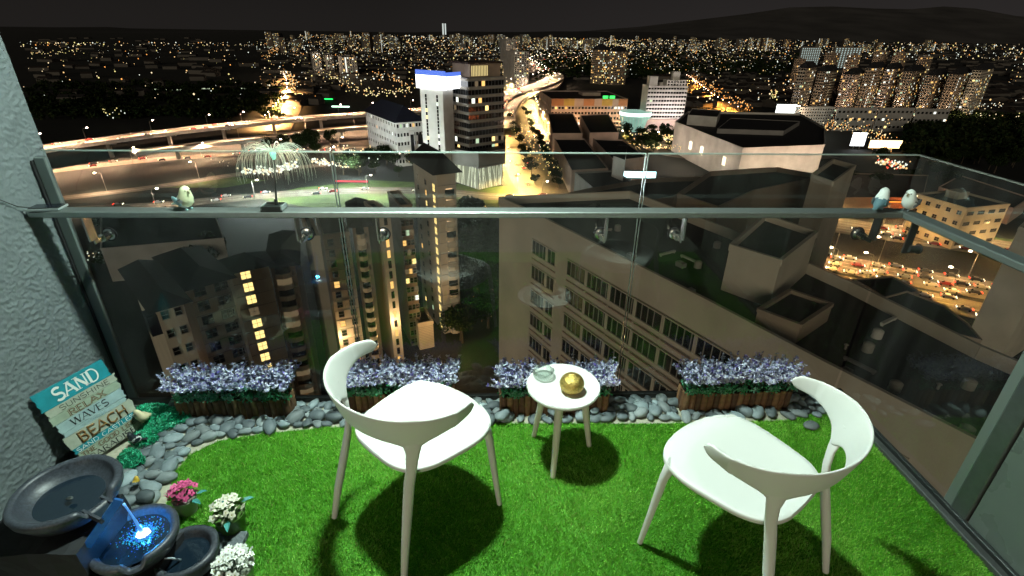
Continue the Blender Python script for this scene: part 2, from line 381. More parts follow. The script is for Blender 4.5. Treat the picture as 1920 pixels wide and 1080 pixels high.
PL = ['leftmost bark flower box full of lilac and white flowers, beside the green moss', 'bark flower box of lilac flowers half hidden behind the left chair',
      'bark flower box of lilac flowers behind the small round table', 'rightmost bark flower box of lilac and white flowers, above the right chair']
def leafquads(n, cx, cz, rng, sx, sy, sz, size, flat=.3):
    c = np.stack([rng.uniform(-sx, sx, n), rng.uniform(-sy, sy, n), rng.uniform(cz-sz, cz+sz, n)], 1)
    a = rvec(rng, n); b = np.cross(a, rvec(rng, n)); b /= np.linalg.norm(b, axis=1)[:, None]
    s = rng.uniform(.6, 1.2, n)[:, None]*size
    return c, a*s, b*s*.45
def diamonds(c, a, b, rng, curl=.3):   # leaf: pointed quad, gently folded
    up = np.cross(a, b); up /= np.linalg.norm(up, axis=1)[:, None]+1e-9
    k = np.linalg.norm(a, axis=1)[:, None]*curl
    return np.stack([c-a, c-b-a*.1+up*k*.5, c+a, c+b-a*.1+up*k*.5], 1).reshape(-1, 3)
for i, (px, py, a, w) in enumerate(planters):
    t = thing('flower_box', PL[i], 'flower box', (px, py, .003), a, 'flower boxes along the glass')
    h = w/2; MB().box(-h+.012, h-.012, -.045, .045, .004, .088).build('box', mat('box_core', (.03, .02, .012), .9), t)
    n = int(w/.031)
    for k in range(n):
        for s in (-1, 1):
            o = link('slat', SL[(k*7+i+s) % 3], t, loc=(-h+.0155+k*(w-.031)/(n-1), .0455*s, 0), rot=(0, 0, 0 if s < 0 else pi))
            o.scale = (1, 1, R.uniform(.92, 1.04))
    for s in (-1, 1):
        for k in range(3):
            link('slat', SL[(k+i) % 3], t, loc=((h-.004)*s, -.028+.028*k, 0), rot=(0, 0, pi/2*s))
    rr = np.random.default_rng(40+i)
    c, A, B = leafquads(1100, 0, .160, rr, h-.0, .058, .034, .014)
    m = rr.choice(3, 1100, p=[.35, .5, .15])
    fastmesh('foliage', diamonds(c, A, B, rr), 4, m_leaf, parent=t, mi=m)
    # bright sprigs hanging over the front edge
    nb = 22; sp = rr.uniform(-h-.01, h+.01, nb); vs = []; mm = []
    for q in sp:
        for z in range(16):
            cc = np.array([[q+rr.normal(0, .012), -.060+rr.normal(0, .006), .148+rr.normal(0, .011)]])
            dd = rvec(rr, 1)*[[1, .6, 1]]; e = np.cross(dd, [[.2, -1, .3]]); e /= np.linalg.norm(e)
            vs.append(diamonds(cc, dd*.011, e*.005, rr)); mm.append(rr.choice([0, 0, 2]))
    fastmesh('leaf_sprigs', np.concatenate(vs), 4, m_leaf, parent=t, mi=mm)
    # lavender-like spikes
    ns = 300; vs = []; mm = []
    for q in range(ns):
        bx, by = rr.uniform(-h-.005, h+.005), rr.uniform(-.07, .065)
        lean = np.array([bx*.12+rr.normal(0, .015), by*.35+rr.normal(0, .012), 0]); top = rr.uniform(.238, .278)
        # whiter blossoms along the front lower row, blue spikes at the rear
        front = by < -.035
        pw = [.55, .25, .16, .04] if front else [.26, .30, .14, .30]
        if front: top -= .022
        for z in np.linspace(.200, top, 7):
            f_ = (z-.19)/(top-.19); cen = np.array([bx, by, z])+lean*f_
            for l in range(3):
                d = rvec(rr, 1)[0]; d[2] = abs(d[2])*.7+.05; d /= np.linalg.norm(d); e = np.cross(d, rvec(rr, 1)[0]); e /= np.linalg.norm(e)
                s = rr.uniform(.008, .0125)*(1.1-.25*f_)
                vs.append(diamonds((cen+d*s*.7)[None], (d*s)[None], (e*s*.5)[None], rr)); mm.append(rr.choice(4, p=pw))
    fastmesh('blossoms', np.concatenate(vs), 4, m_flo, parent=t, mi=mm)

# ---- chairs (horn-armed plastic chairs)
m_ch = mat('white_plastic', (.72, .72, .68), .42, spec=.35, nscale=4, namt=.02)
def chair(label, loc, ang):
    t = thing('armchair', label, 'chair', loc, ang-pi/2, 'white plastic chairs on the turf')   # local +y faces front, +x right
    # seat
    N, K = 72, 14
    def edge(th):
        c, s = cos(th), sin(th); n = 2.9 if s > 0 else 3.4 if s > 0 else 3.6
        x = math.copysign(abs(c)**(2/n), c)*.212; y = math.copysign(abs(s)**(2/n), s)
        y = y*(.235 if y > 0 else .205)+.035
        x *= 1+.17*max(-.6, min(1, (y+.02)/.25)); 
        if s > 0: y += .028*(1-abs(c))*s
        else: y -= .0
        return x, y
    E_ = [edge(2*pi*j/N) for j in range(N)]; cx, cy = 0, .04
    def ztop(x, y, k):
        d = -.020*max(0, 1-((x/.21)**2+((y-.02)/.2)**2))
        return .447+d+.010*(max(0, -(y+.05))/.15)-.012*(max(0, y-.16)/.1)**2
    rs = []
    for k in [0.02]+[j/K for j in range(1, K+1)]:
        rs.append([(cx+(x-cx)*k, cy+(y-cy)*k, ztop(cx+(x-cx)*k, cy+(y-cy)*k, k)) for x, y in E_])
    for sc, dz in ((1.012, -.003), (1.018, -.010), (1.014, -.018), (1.0, -.022), (.97, -.020), (.6, -.012), (.02, -.012)):
        rs.append([(cx+(x-cx)*sc, cy+(y-cy)*sc, ztop(x*min(sc, 1), y*min(sc, 1), 1)+dz) for x, y in E_])
    MB().rings(rs[::-1], True).build('seat', m_ch, t, True, 60)
    # legs
    for s in (-1, 1):
        p = [(s*.188, .195, .437), (s*.196, .205, .415), (s*.203, .214, .37), (s*.213, .230, .2), (s*.224, .250, .004)]
        MB().tube(p, [(.030, .026), (.024, .020), (.0185, .016), (.0155, .0135), (.0105, .0105)], 16).build('leg', m_ch, t, True, 50)
        p = [(s*.228, -.255, .004), (s*.214, -.222, .16), (s*.196, -.182, .32), (s*.187, -.158, .42), (s*.190, -.146, .48), (s*.197, -.142, .54), (s*.205, -.145, .59), (s*.212, -.150, .64)]
        MB().tube(p, [(.0105, .0115), (.0145, .0155), (.0180, .0160), (.0190, .0135), (.019, .0105), (.022, .0085), (.030, .0062), (.026, .003)], 18, up0=(s, -1, 0)).build('leg', m_ch, t, True, 50)
    # backrest: curved band that flares down into the stems
    n = 96; outer = []; sec = 10; rs = []
    for i in range(n+1):
        q = -1+2*i/n; s = abs(q)
        th = q*radians(101)                     # angle from the rear
        x = .285*sin(th); y = -.245*cos(th)*(1 if abs(th) < pi/2 else .9)
        if s > .80: x = math.copysign(.285-.012*((s-.8)/.2)**2, q); y = -.0 + (y if y < 0 else y)
        y += .02*(s**6)
        nx, ny = sin(th)/.285, -cos(th)/.245; L = sqrt(nx*nx+ny*ny); nx /= L; ny /= L
        top = .722-.020*max(0, s-.55)/.45+.004*cos(q*3)
        u_ = min(1, max(0, (1-s)/.62)); hh = .052+.070*u_*u_*(3-2*u_)                         # plain band height
        st = exp(-((s-.50)/.07)**2); sw = exp(-((s-.50)/.16)**2)
        bot = top-hh-.018*sw-.030*st
        if s > .93: r_ = (s-.93)/.07; cc = (top+bot)/2; q_ = sqrt(max(.02, 1-r_**2)); top, bot = cc+(top-cc)*q_, cc+(bot-cc)*q_
        ring = []; tk = .0065
        for j in range(sec*2):
            k = j/(sec*2)*2*pi; vz = cos(k); z = (top+bot)/2+(top-bot)/2*math.copysign(abs(vz)**.55, vz); f_ = (z-.66)*.30*(1-.75*s**4)      # leans outwards at the top
            off = tk*math.copysign(abs(sin(k))**.6, sin(k))+f_
            ring.append((x+nx*off, y+ny*off, z))
        rs.append(ring)
    MB().rings(rs, True).build('backrest', m_ch, t, True, 60)
    return t
chair('white chair with curved horn-shaped backrest, left of the round table, turned to the glass', (-.306, 1.52, .010), radians(46))
chair('white chair with curved horn-shaped backrest, right of the round table, turned to the left', (.905, 1.276, .010), radians(126))

# ---- round side table
tb = thing('side_table', 'small round white side table with three tapered legs between the two chairs', 'table', (.315, 1.84, .010))
MB().lathe([(0, .374), (.145, .374), (.158, .380), (.163, .388), (.163, .394), (.1605, .397), (.157, .3955), (.15, .395), (0, .395)], 64, mi=0).build('tabletop', mat('white_tabletop', (.70, .71, .67), .4, spec=.3), tb, True, 45)
m_tl = mat('cream_table_leg', (.62, .62, .50), .5)
for a in (-106, 14, 134):
    c_, s_ = cos(radians(a)), sin(radians(a))
    MB().tube([(c_*.095, s_*.095, .3735), (c_*.125, s_*.125, .2), (c_*.158+.0, s_*.158, .0)], [.019, .0165, .0115], 18).build('leg', m_tl, tb, True, 50)
# glass ashtray
def thin_glass(name, tint, ior=1.5):
    m = bpy.data.materials.new(name); m.use_nodes = True; n = m.node_tree; n.nodes.remove(n.nodes['Principled BSDF']); o = n.nodes['Material Output']
    t = n.nodes.new('ShaderNodeBsdfTransparent'); t.inputs[0].default_value = (*tint, 1); g = n.nodes.new('ShaderNodeBsdfGlossy'); g.inputs['Roughness'].default_value = .03
    l = n.nodes.new('ShaderNodeLayerWeight'); l.inputs[0].default_value = .45; x = n.nodes.new('ShaderNodeMixShader'); n.links.new(l.outputs['Facing'], x.inputs[0]); n.links.new(t.outputs[0], x.inputs[1]); n.links.new(g.outputs[0], x.inputs[2]); n.links.new(x.outputs[0], o.inputs[0]); return m
m_clear = thin_glass('clear_glass', (.93, .97, .95))
at_ = tag(MB().lathe([(0, .0), (.036, 0), (.045, .004), (.050, .028), (.049, .036), (.044, .036), (.041, .022), (.036, .009), (0, .008)], 40,
     fn=lambda r, z, a: (r, z-(.007 if z > .02 and abs((a % (2*pi/3))-.6) < .22 else 0))).build('ashtray', m_clear, None, True, 40), 'round clear glass ashtray on the small table, left of the golden ball', 'ashtray')
at_.location = (.232, 1.905, .4065)
# golden ball ornament with knobbly cracked belly
def goldball():
    bm = bmesh.new(); bmesh.ops.create_icosphere(bm, subdivisions=5, radius=1)
    for v in bm.verts:
        d = v.co.normalized(); band = exp(-((d.z+.05+.25*d.x)/.38)**2)
        n1 = noise.voronoi(d*7)[0][0]
        v.co = d*(1-band*.13*max(0, .9-n1*3.2)+.02*noise.noise(d*3)); v.co.z *= .86
        if d.z < -.82: v.co.z = -.72
    me = bpy.data.meshes.new('gold_ball'); bm.to_mesh(me); bm.free(); me.polygons.foreach_set('use_smooth', [True]*len(me.polygons))
    me.materials.append(mat('gold_leaf', (.62, .44, .12), .33, metal=.85, nscale=5, namt=.25, bump=.5, bscale=9)); me.update()
    o = link('gold_ball', me, loc=(.345, 1.80, .4065+.0375)); o.scale = (.0535,)*3; o.rotation_euler = (0, 0, -.6)
    return tag(o, 'golden crackled ball ornament in the middle of the small round table', 'ornament')
goldball()
# =================================================================== FOUNTAIN
m_stone = mat('fountain_stone', (.040, .046, .058), .42, nscale=120, namt=.45, bump=.35, bscale=220, dist=.0015)
m_water = mat('fountain_water', (.008, .016, .026), .04, spec=.8, bump=.25, bscale=60, dist=.004)
ft = thing('fountain', 'dark stone three-bowl tabletop fountain with running water and blue light, in the near left corner', 'fountain', (0, 0, 0))
def bowl(c, r, dep, notch, rim=.026, tilt=None, nw=.32):
    t = .0
    prof = [(0.02, -dep), (r*.45, -dep), (r*.80, -dep*.72), (r*.97, -dep*.30), (r, -.008), (r-.005, 0), (r-rim*.5, .002), (r-rim+.004, 0), (r-rim, -.006),
            (r-rim-.004, -.018), (r*.62, -dep*.42), (r*.3, -dep*.50), (.01, -dep*.52)]
    def fn(rr, z, a):
        d = (a-notch+pi) % (2*pi)-pi
        w = 1/(1+exp((abs(d)-nw)*60))
        if rr > r*.75 and z > -.03: z = z-.026*w*(1 if z > -.02 else .3)
        return rr*(1+.008*sin(a*5+c[0]*9)), z
    o = MB().lathe(prof, 96, (0, 0, 0), fn=fn).build('bowl', m_stone, ft, True, 50); o.location = c
    if tilt: o.rotation_euler = tilt
    return o
B1 = (-1.425, 1.295, .42); B2 = (-1.225, 1.245, .25); B3 = (-1.085, 1.255, .155)
b1 = bowl(B1, .158, .105, radians(-22)); b2 = bowl(B2, .135, .10, radians(-60), nw=.2); b3 = bowl(B3, .108, .10, radians(-100), nw=.01)
# spout lip of the top bowl
for o_, c, r, z in ((b1, B1, .118, -.044), (b2, B2, .108, -.022), (b3, B3, .082, -.03)):
    MB().lathe([(0, z), (r, z)], 40).build('water', m_water, o_)
w = bpy.data.objects['bowl']
MB().ell((0, 0, 0), (.012, .009, .005), 16, 8).build('drain', m_dark, b1, True, loc=(.02, -.02, -.026))
tr = MB(); ax = Vector((cos(radians(-22)), sin(radians(-22)), 0)); ay = Vector((-ax.y, ax.x, 0))
def trough(c0, c1, wd, hh):
    vs = []
    for p, k in ((c0, 1), (c1, 1)):
        for u, v in ((-wd, hh), (-wd, -.008), (wd, -.008), (wd, hh), (wd-.008, hh), (wd-.008, 0), (-wd+.008, 0), (-wd+.008, hh)):
            vs.append(p+ay*u+Vector((0, 0, v)))
    fs = [(i, (i+1) % 8, 8+(i+1) % 8, 8+i) for i in range(8)]+[(0, 1, 2, 3, 4, 5, 6, 7), tuple(range(15, 7, -1))]
    return MB().add(vs, fs)
p0 = Vector((B1[0], B1[1], .386))+ax*.118; p1 = p0+ax*.080+Vector((0, 0, -.008))
trough(p0, p1, .034, .013).build('spout', m_stone, ft)
MB().quad(p0-ay*.027+Vector((0, 0, .007)), p0+ay*.027+Vector((0, 0, .007)), p1+ay*.027+Vector((0, 0, .005)), p1-ay*.027+Vector((0, 0, .005))).build('water', m_water, ft)
# plinth: rough rock pillar and base slab
def rock(name, x0, x1, y0, y1, z0, z1, seed):
    bm = bmesh.new(); bmesh.ops.create_cube(bm, size=1); bmesh.ops.subdivide_edges(bm, edges=bm.edges, cuts=7, use_grid_fill=True)
    for v in bm.verts:
        p = Vector(((v.co.x+.5)*(x1-x0)+x0, (v.co.y+.5)*(y1-y0)+y0, (v.co.z+.5)*(z1-z0)+z0))
        o_ = noise.noise_vector(p*14+Vector((seed, 0, 0)))*.012; v.co = p+o_
    me = bpy.data.meshes.new(name); bm.to_mesh(me); bm.free(); me.materials.append(mat('dark_rock', (.010, .011, .013), .8, nscale=30, namt=.3)); return link(name, me, ft)
rock('plinth', -1.63, -1.30, 1.12, 1.36, .0, .325, 1); rock('pillar', -1.30, -1.13, 1.10, 1.33, .0, .155, 5); rock('pillar', -1.14, -1.02, 1.16, 1.33, 0, .06, 9)
MB().bbox(-1.30, -.962, 1.02, 1.428, .004, .032, .004).build('base_slab', mat('slab_stone', (.12, .14, .15), .7, nscale=90, namt=.3, bump=.3), ft)
# spill board across under the spout, blue light put into its colour and glow
q0 = aty(222, 938, 1.235); q1 = aty(163, 1024, 1.165); dd = (q1-q0); q0 -= dd*.02
m = MB(); d = dd.normalized(); sd_ = d.cross(Vector((.1, 1, .45))).normalized()*.0125; th_ = d.cross(sd_).normalized()*.006
for a_, b_ in ((q0, q1),):
    vs = [a_-sd_-th_, a_+sd_-th_, a_+sd_+th_, a_-sd_+th_, b_-sd_-th_, b_+sd_-th_, b_+sd_+th_, b_-sd_+th_]
    m.add(vs, [(0, 3, 2, 1), (4, 5, 6, 7), (0, 1, 5, 4), (1, 2, 6, 5), (2, 3, 7, 6), (3, 0, 4, 7)])
m.build('spill_board', mat('board_blue_glow', (.03, .10, .24), .3, emit=(.0, .10, .42), es=.22, nscale=25, namt=.4), ft)
# water jet and bubbling pool
jp = aty(232, 945, 1.235); jl = at(268, 1000, .232)
pts = [jp.lerp(jl, k/8)+Vector((0, 0, .018*sin(pi*k/8))) for k in range(9)]
MB().tube(pts, [.0042, .0032, .003, .003, .0034, .004, .005, .006, .008], 10).build('water_jet', mat('lit_water_jet', (.35, .6, .9), .1, spec=.8, emit=(.02, .18, .6), es=.9), ft, True)  # own emission stands in for LED light scattered in the jet
led = MB().ell((jl.x, jl.y, .232), (.013, .011, .004), 14, 6).build('led_lamp', emat('led_white', (.75, .93, 1), 14), b2); led.location = (-B2[0], -B2[1], -B2[2])
bv = MB(); rb = random.Random(3)
for k in range(800):
    a = rb.uniform(0, 2*pi); q = abs(rb.gauss(0, .037))
    x, y = jl.x+cos(a)*q*1.0, jl.y+sin(a)*q*.95
    if (x-B2[0])**2+(y-B2[1])**2 > .100**2: continue
    s = rb.uniform(.0012, .0030)*(1.2-q*7)
    bv.ell((x, y, .2285+rb.uniform(0, .005)), (s, s, s), 6, 4, 0 if q < .022 else (1 if rb.random() < .5 else 2))
bb = bv.build('bubbles', [emat('bubble_glow_white', (.7, .95, 1), 3.2), emat('bubble_glow_cyan', (.02, .45, .65), 1.0), emat('bubble_glow_blue', (.01, .12, .75), 1.0)], b2, True, kind='stuff'); bb.location = (-B2[0], -B2[1], -B2[2])  # bubbles emit by themselves, painting in the LED light around them
def plight(name, loc, e, col, r=.01, parent=None):
    l = bpy.data.lights.new(name, 'POINT'); l.energy = e; l.color = col; l.shadow_soft_size = r
    o = bpy.data.objects.new(name, l); C.objects.link(o); o.location = loc
    if parent: o.parent = parent
    return o
plight('fountain_led_light', (jl.x, jl.y, .262), 2.6, (.02, .32, 1), .012, ft)
plight('fountain_blue_light', (-1.325, 1.165, .30), .9, (.02, .06, 1), .01, ft)
# third bowl trickle
MB().tube([(-1.115, 1.20, .185), (-1.105, 1.215, .165), (-1.095, 1.235, .128)], [.002, .003, .005], 8).build('water_jet', mat('clear_trickle', (.5, .6, .65), .05, spec=.9), ft, True)

# =================================================================== SIGN
def arc(cx, cy, rx, ry, a0, a1, n=10): return [(cx+rx*cos(radians(a0+(a1-a0)*k/n)), cy+ry*sin(radians(a0+(a1-a0)*k/n))) for k in range(n+1)]
G_ = {
 'S': (.62, [(arc(.31, .745, .25, .235, 35, 270, 12)[:-1]+arc(.31, .265, .27, .25, 90, -145, 12), 1)]),
 'A': (.80, [([(.04, 0), (.40, 1)], 0), ([(.40, 1), (.76, 0)], 1), ([(.19, .33), (.62, .33)], 0)]),
 'N': (.78, [([(.12, 0), (.12, 1)], 0), ([(.12, 1), (.66, 0)], 1), ([(.66, 0), (.66, 1)], 0)]),
 'D': (.80, [([(.14, 0), (.14, 1)], 1), ([(.14, 1), (.35, 1)]+arc(.36, .5, .34, .5, 85, -85, 14)+[(.35, 0), (.14, 0)], 0)]),
 'U': (.76, [([(.13, 1), (.13, .3)]+arc(.38, .27, .25, .25, 180, 360, 12)+[(.63, 1)], 0)]),
 'H': (.80, [([(.14, 0), (.14, 1)], 1), ([(.66, 0), (.66, 1)], 1), ([(.14, .52), (.66, .52)], 0)]),
 'I': (.34, [([(.17, 0), (.17, 1)], 1)]),
 'E': (.64, [([(.13, 0), (.13, 1)], 1), ([(.13, 1), (.56, 1)], 0), ([(.13, .52), (.48, .52)], 0), ([(.13, 0), (.58, 0)], 0)]),
 'R': (.72, [([(.13, 0), (.13, 1)], 1), ([(.13, 1), (.36, 1)]+arc(.37, .76, .22, .24, 85, -85, 10)+[(.13, .52)], 0), ([(.34, .52), (.66, 0)], 1)]),
 'P': (.66, [([(.13, 0), (.13, 1)], 1), ([(.13, 1), (.36, 1)]+arc(.37, .74, .22, .26, 85, -85, 10)+[(.13, .48)], 0)]),
 'L': (.60, [([(.13, 0), (.13, 1)], 1), ([(.13, 0), (.56, 0)], 0)]),
 'X': (.74, [([(.08, 1), (.66, 0)], 1), ([(.66, 1), (.08, 0)], 0)]),
 'V': (.76, [([(.04, 1), (.38, 0)], 1), ([(.38, 0), (.72, 1)], 0)]),
 'W': (1.04, [([(.04, 1), (.28, 0)], 1), ([(.28, 0), (.52, 1)], 0), ([(.52, 1), (.76, 0)], 1), ([(.76, 0), (1.0, 1)], 0)]),
 'B': (.70, [([(.13, 0), (.13, 1)], 1), ([(.13, 1), (.34, 1)]+arc(.35, .77, .20, .23, 85, -85, 8)+[(.13, .53)], 0), ([(.34, .53)]+arc(.36, .265, .24, .265, 85, -85, 8)+[(.13, 0)], 0)]),
 'C': (.74, [(arc(.41, .5, .32, .5, 45, 315, 16), 1)]),
 'G': (.78, [(arc(.41, .5, .32, .5, 45, 330, 16)+[(.69, .45), (.46, .45)], 1)]),
 'O': (.82, [(arc(.41, .5, .32, .5, 0, 360, 20), 1)]),
 'T': (.66, [([(.33, 0), (.33, 1)], 1), ([(.04, 1), (.62, 1)], 0)]),
 'F': (.60, [([(.13, 0), (.13, 1)], 1), ([(.13, 1), (.55, 1)], 0), ([(.13, .52), (.46, .52)], 0)])}
def text_mesh(mb, s, x0, x1, y0, h, z, wt, wh, serif=False, mi=0, tube=False, rot=0):
    tot = sum(G_[c][0] if c != ' ' else .4 for c in s); k = (x1-x0)/tot; x = x0
    for c in s:
        if c == ' ': x += .4*k; continue
        for pl, hv in G_[c][1]:
            P = [Vector((x+px*k, y0+py*h, z)) for px, py in pl]; wd = (wh if hv else wt)*h
            if tube:
                P = [p+Vector((R.uniform(-1, 1), R.uniform(-1, 1), 0))*h*.03 for p in P]; P = [P[0]+(P[0]-P[1]).normalized()*h*.05]+P[1:-1]+[P[-1]+(P[-1]-P[-2]).normalized()*h*.06]
                mb.tube(P, [wd*R.uniform(.38, .55) for _ in P], 7, mi)
                continue
            L_, R_ = [], []
            for i, p in enumerate(P):
                d = (P[min(i+1, len(P)-1)]-P[max(i-1, 0)]).normalized(); nn = Vector((-d.y, d.x, 0))*wd/2
                if len(pl) > 6 and hv and c in 'SCOG': nn *= .55+.6*abs(d.y if c in 'COG' else d.x*.9)
                L_.append(p+nn); R_.append(p-nn)
            for i in range(len(P)-1): mb.quad(R_[i], R_[i+1], L_[i+1], L_[i], mi)
            if serif:
                for p in ((P[0], P[-1]) if len(pl) == 2 else ()):
                    if abs(p.y-y0) < 1e-6 or abs(p.y-y0-h) < 1e-6:
                        if abs((P[1]-P[0]).y) > 1e-6:
                            sw = wd/2+.085*h; yy = p.y if abs(p.y-y0) < 1e-6 else p.y-.05*h
                            mb.quad((p.x-sw, yy, z), (p.x+sw, yy, z), (p.x+sw, yy+.05*h, z), (p.x-sw, yy+.05*h, z), mi)
        x += G_[c][0]*k
    return mb
SW, SH = .281, .395; yaw, lean, roll = 1.0779, .1928, .0687
u = Vector((cos(yaw), sin(yaw), 0)); nn = Vector((sin(yaw), -cos(yaw), 0)); v = Vector((0, 0, 1))*cos(lean)-nn*sin(lean)
u2 = u*cos(roll)+v*sin(roll); v2 = v*cos(roll)-u*sin(roll); n2 = u2.cross(v2)
sg = thing('beach_sign', 'driftwood plank sign reading SAND, SUNSHINE, RELAX, WAVES, BEACH, leaning on the grey wall', 'sign')
sg.matrix_world = Matrix(((u2.x, v2.x, n2.x, -1.847), (u2.y, v2.y, n2.y, 1.785), (u2.z, v2.z, n2.z, .022), (0, 0, 0, 1)))
m_teal = mat('teal_board', (.012, .25, .30), .6, nscale=22, namt=.18, bump=.15); m_cream = mat('cream_board', (.40, .43, .34), .65, nscale=30, namt=.14, bump=.15)
m_pale = mat('pale_blue_board', (.34, .46, .46), .65, nscale=30, namt=.12, bump=.15); m_sage = mat('sage_board', (.33, .40, .30), .65, nscale=30, namt=.14, bump=.15)
i_w, i_k, i_b, i_g = mat('white_ink', (.75, .8, .75), .6), mat('black_ink', (.02, .022, .02), .6), mat('brown_ink', (.16, .085, .025), .6), mat('faint_ink', (.26, .34, .33), .6)
rows = [  # height, x shift, width, board, text, ink, thin, heavy, serif, hfrac, x0, x1
 (.088, .000, .281, m_teal, 'SAND', i_w, .10, .18, True, .68, .062, .245),
 (.036, .010, .282, m_cream, 'SUNSHINE', i_k, .10, .12, False, .62, .055, .262),
 (.040, .004, .286, m_sage, 'RELAX', i_b, .16, .24, True, .70, .070, .225),
 (.050, .010, .276, m_pale, 'WAVES', i_k, .07, .15, True, .66, .060, .215),
 (.022, .014, .268, m_pale, 'SEASHELLS', i_g, .10, .12, False, .5, .085, .19),
 (.066, .006, .288, m_cream, 'BEACH', i_b, .17, .17, False, .70, .050, .262),
 (.028, .012, .283, m_teal, 'SAND CASTLES', i_w, .11, .13, False, .70, .020, .272),
 (.032, .018, .282, m_sage, 'THE GOOD LIFE', i_b, .14, .24, True, .66, .025, .262),
 (.034, .012, .288, m_cream, 'PARADISE', i_k, .08, .17, True, .80, .045, .250)]
y = SH; rk = random.Random(8)
for (h, xs, wd, bm_, tx, ink, wt, wh, srf, hf, a0, a1) in rows:
    b = MB(); n = 5; L_ = [(xs+rk.uniform(-.004, .004), y-h+.0008+(h-.0016)*k/n) for k in range(n+1)]; Rr = [(xs+wd+rk.uniform(-.005, .005), yy) for _, yy in L_]
    pl = L_+Rr[::-1]; N = len(pl); b.add([(px, py, -.010) for px, py in pl]+[(px, py, .0) for px, py in pl], [tuple(range(N-1, -1, -1)), tuple(range(N, 2*N))]+[(i, (i+1) % N, N+(i+1) % N, N+i) for i in range(N)])
    pk = b.build('plank', bm_, sg)
    if tx == 'BEACH':
        text_mesh(MB(), tx, a0, a1, y-h+h*(1-hf)/2, h*hf, .003, wt, wh, tube=True).build('lettering', mat('twig_wood', (.22, .12, .04), .7, nscale=80, namt=.4), pk, True)
    else:
        t_ = MB()
        if ink is i_b: text_mesh(t_, tx, a0+.001, a1+.001, y-h+h*(1-hf)/2-.001, h*hf, .0007, wt*1.15, wh*1.25, srf, 1)
        text_mesh(t_, tx, a0, a1, y-h+h*(1-hf)/2, h*hf, .0014, wt, wh, srf, 0)
        if ink is i_b: text_mesh(t_, tx, a0, a1, y-h+h*(1-hf)/2, h*hf, .0019, wt*.15, wh*.28, False, 2)
        t_.build('lettering', [ink, i_k, m_cream], pk)
    y -= h
for x in (.07, .21): MB().box(x, x+.02, .01, SH-.02, -.018, -.0105).build('batten', mat('batten_wood', (.10, .07, .045), .8), sg)

# =================================================================== MOSS, FIGURINES
def moss(c, rx, ry, h, n, label, seed):
    rr = np.random.default_rng(seed); q = rr.uniform(0, 1, n)**.5; a = rr.uniform(0, 2*pi, n)
    x = q*np.cos(a)*rx*(1+.2*np.sin(3*a+seed)); y = q*np.sin(a)*ry*(1+.2*np.cos(2*a+seed)); z = rr.uniform(0, 1, n)*h*(1-q**2*.8)+.004
    cc = np.stack([x, y, z], 1); A = rvec(rr, n); B = np.cross(A, rvec(rr, n)); B /= np.linalg.norm(B, axis=1)[:, None]
    o = fastmesh('moss', quads(cc, A*rr.uniform(.003, .009, n)[:, None], B*.0013), 4,
                 [mat('moss_emerald', (.012, .42, .20), .45, spec=.5), mat('moss_dark', (.006, .20, .09), .5), mat('moss_mint', (.10, .70, .42), .4, spec=.5)], kind='thing', mi=rr.choice(3, n, p=[.5, .25, .25]))
    o.location = c; return tag(o, label, 'moss')
moss((-1.70, 2.10, .02), .15, .11, .075, 10000, 'emerald green artificial moss mound between the sign and the leftmost flower box', 1)
moss((-1.635, 1.80, .035), .055, .05, .07, 3000, 'small emerald green moss tuft between the sign foot and the fountain', 2)
moss((-1.66, 1.95, .03), .06, .05, .05, 2400, 'thin emerald moss patch around the black and white bird figurine', 3)
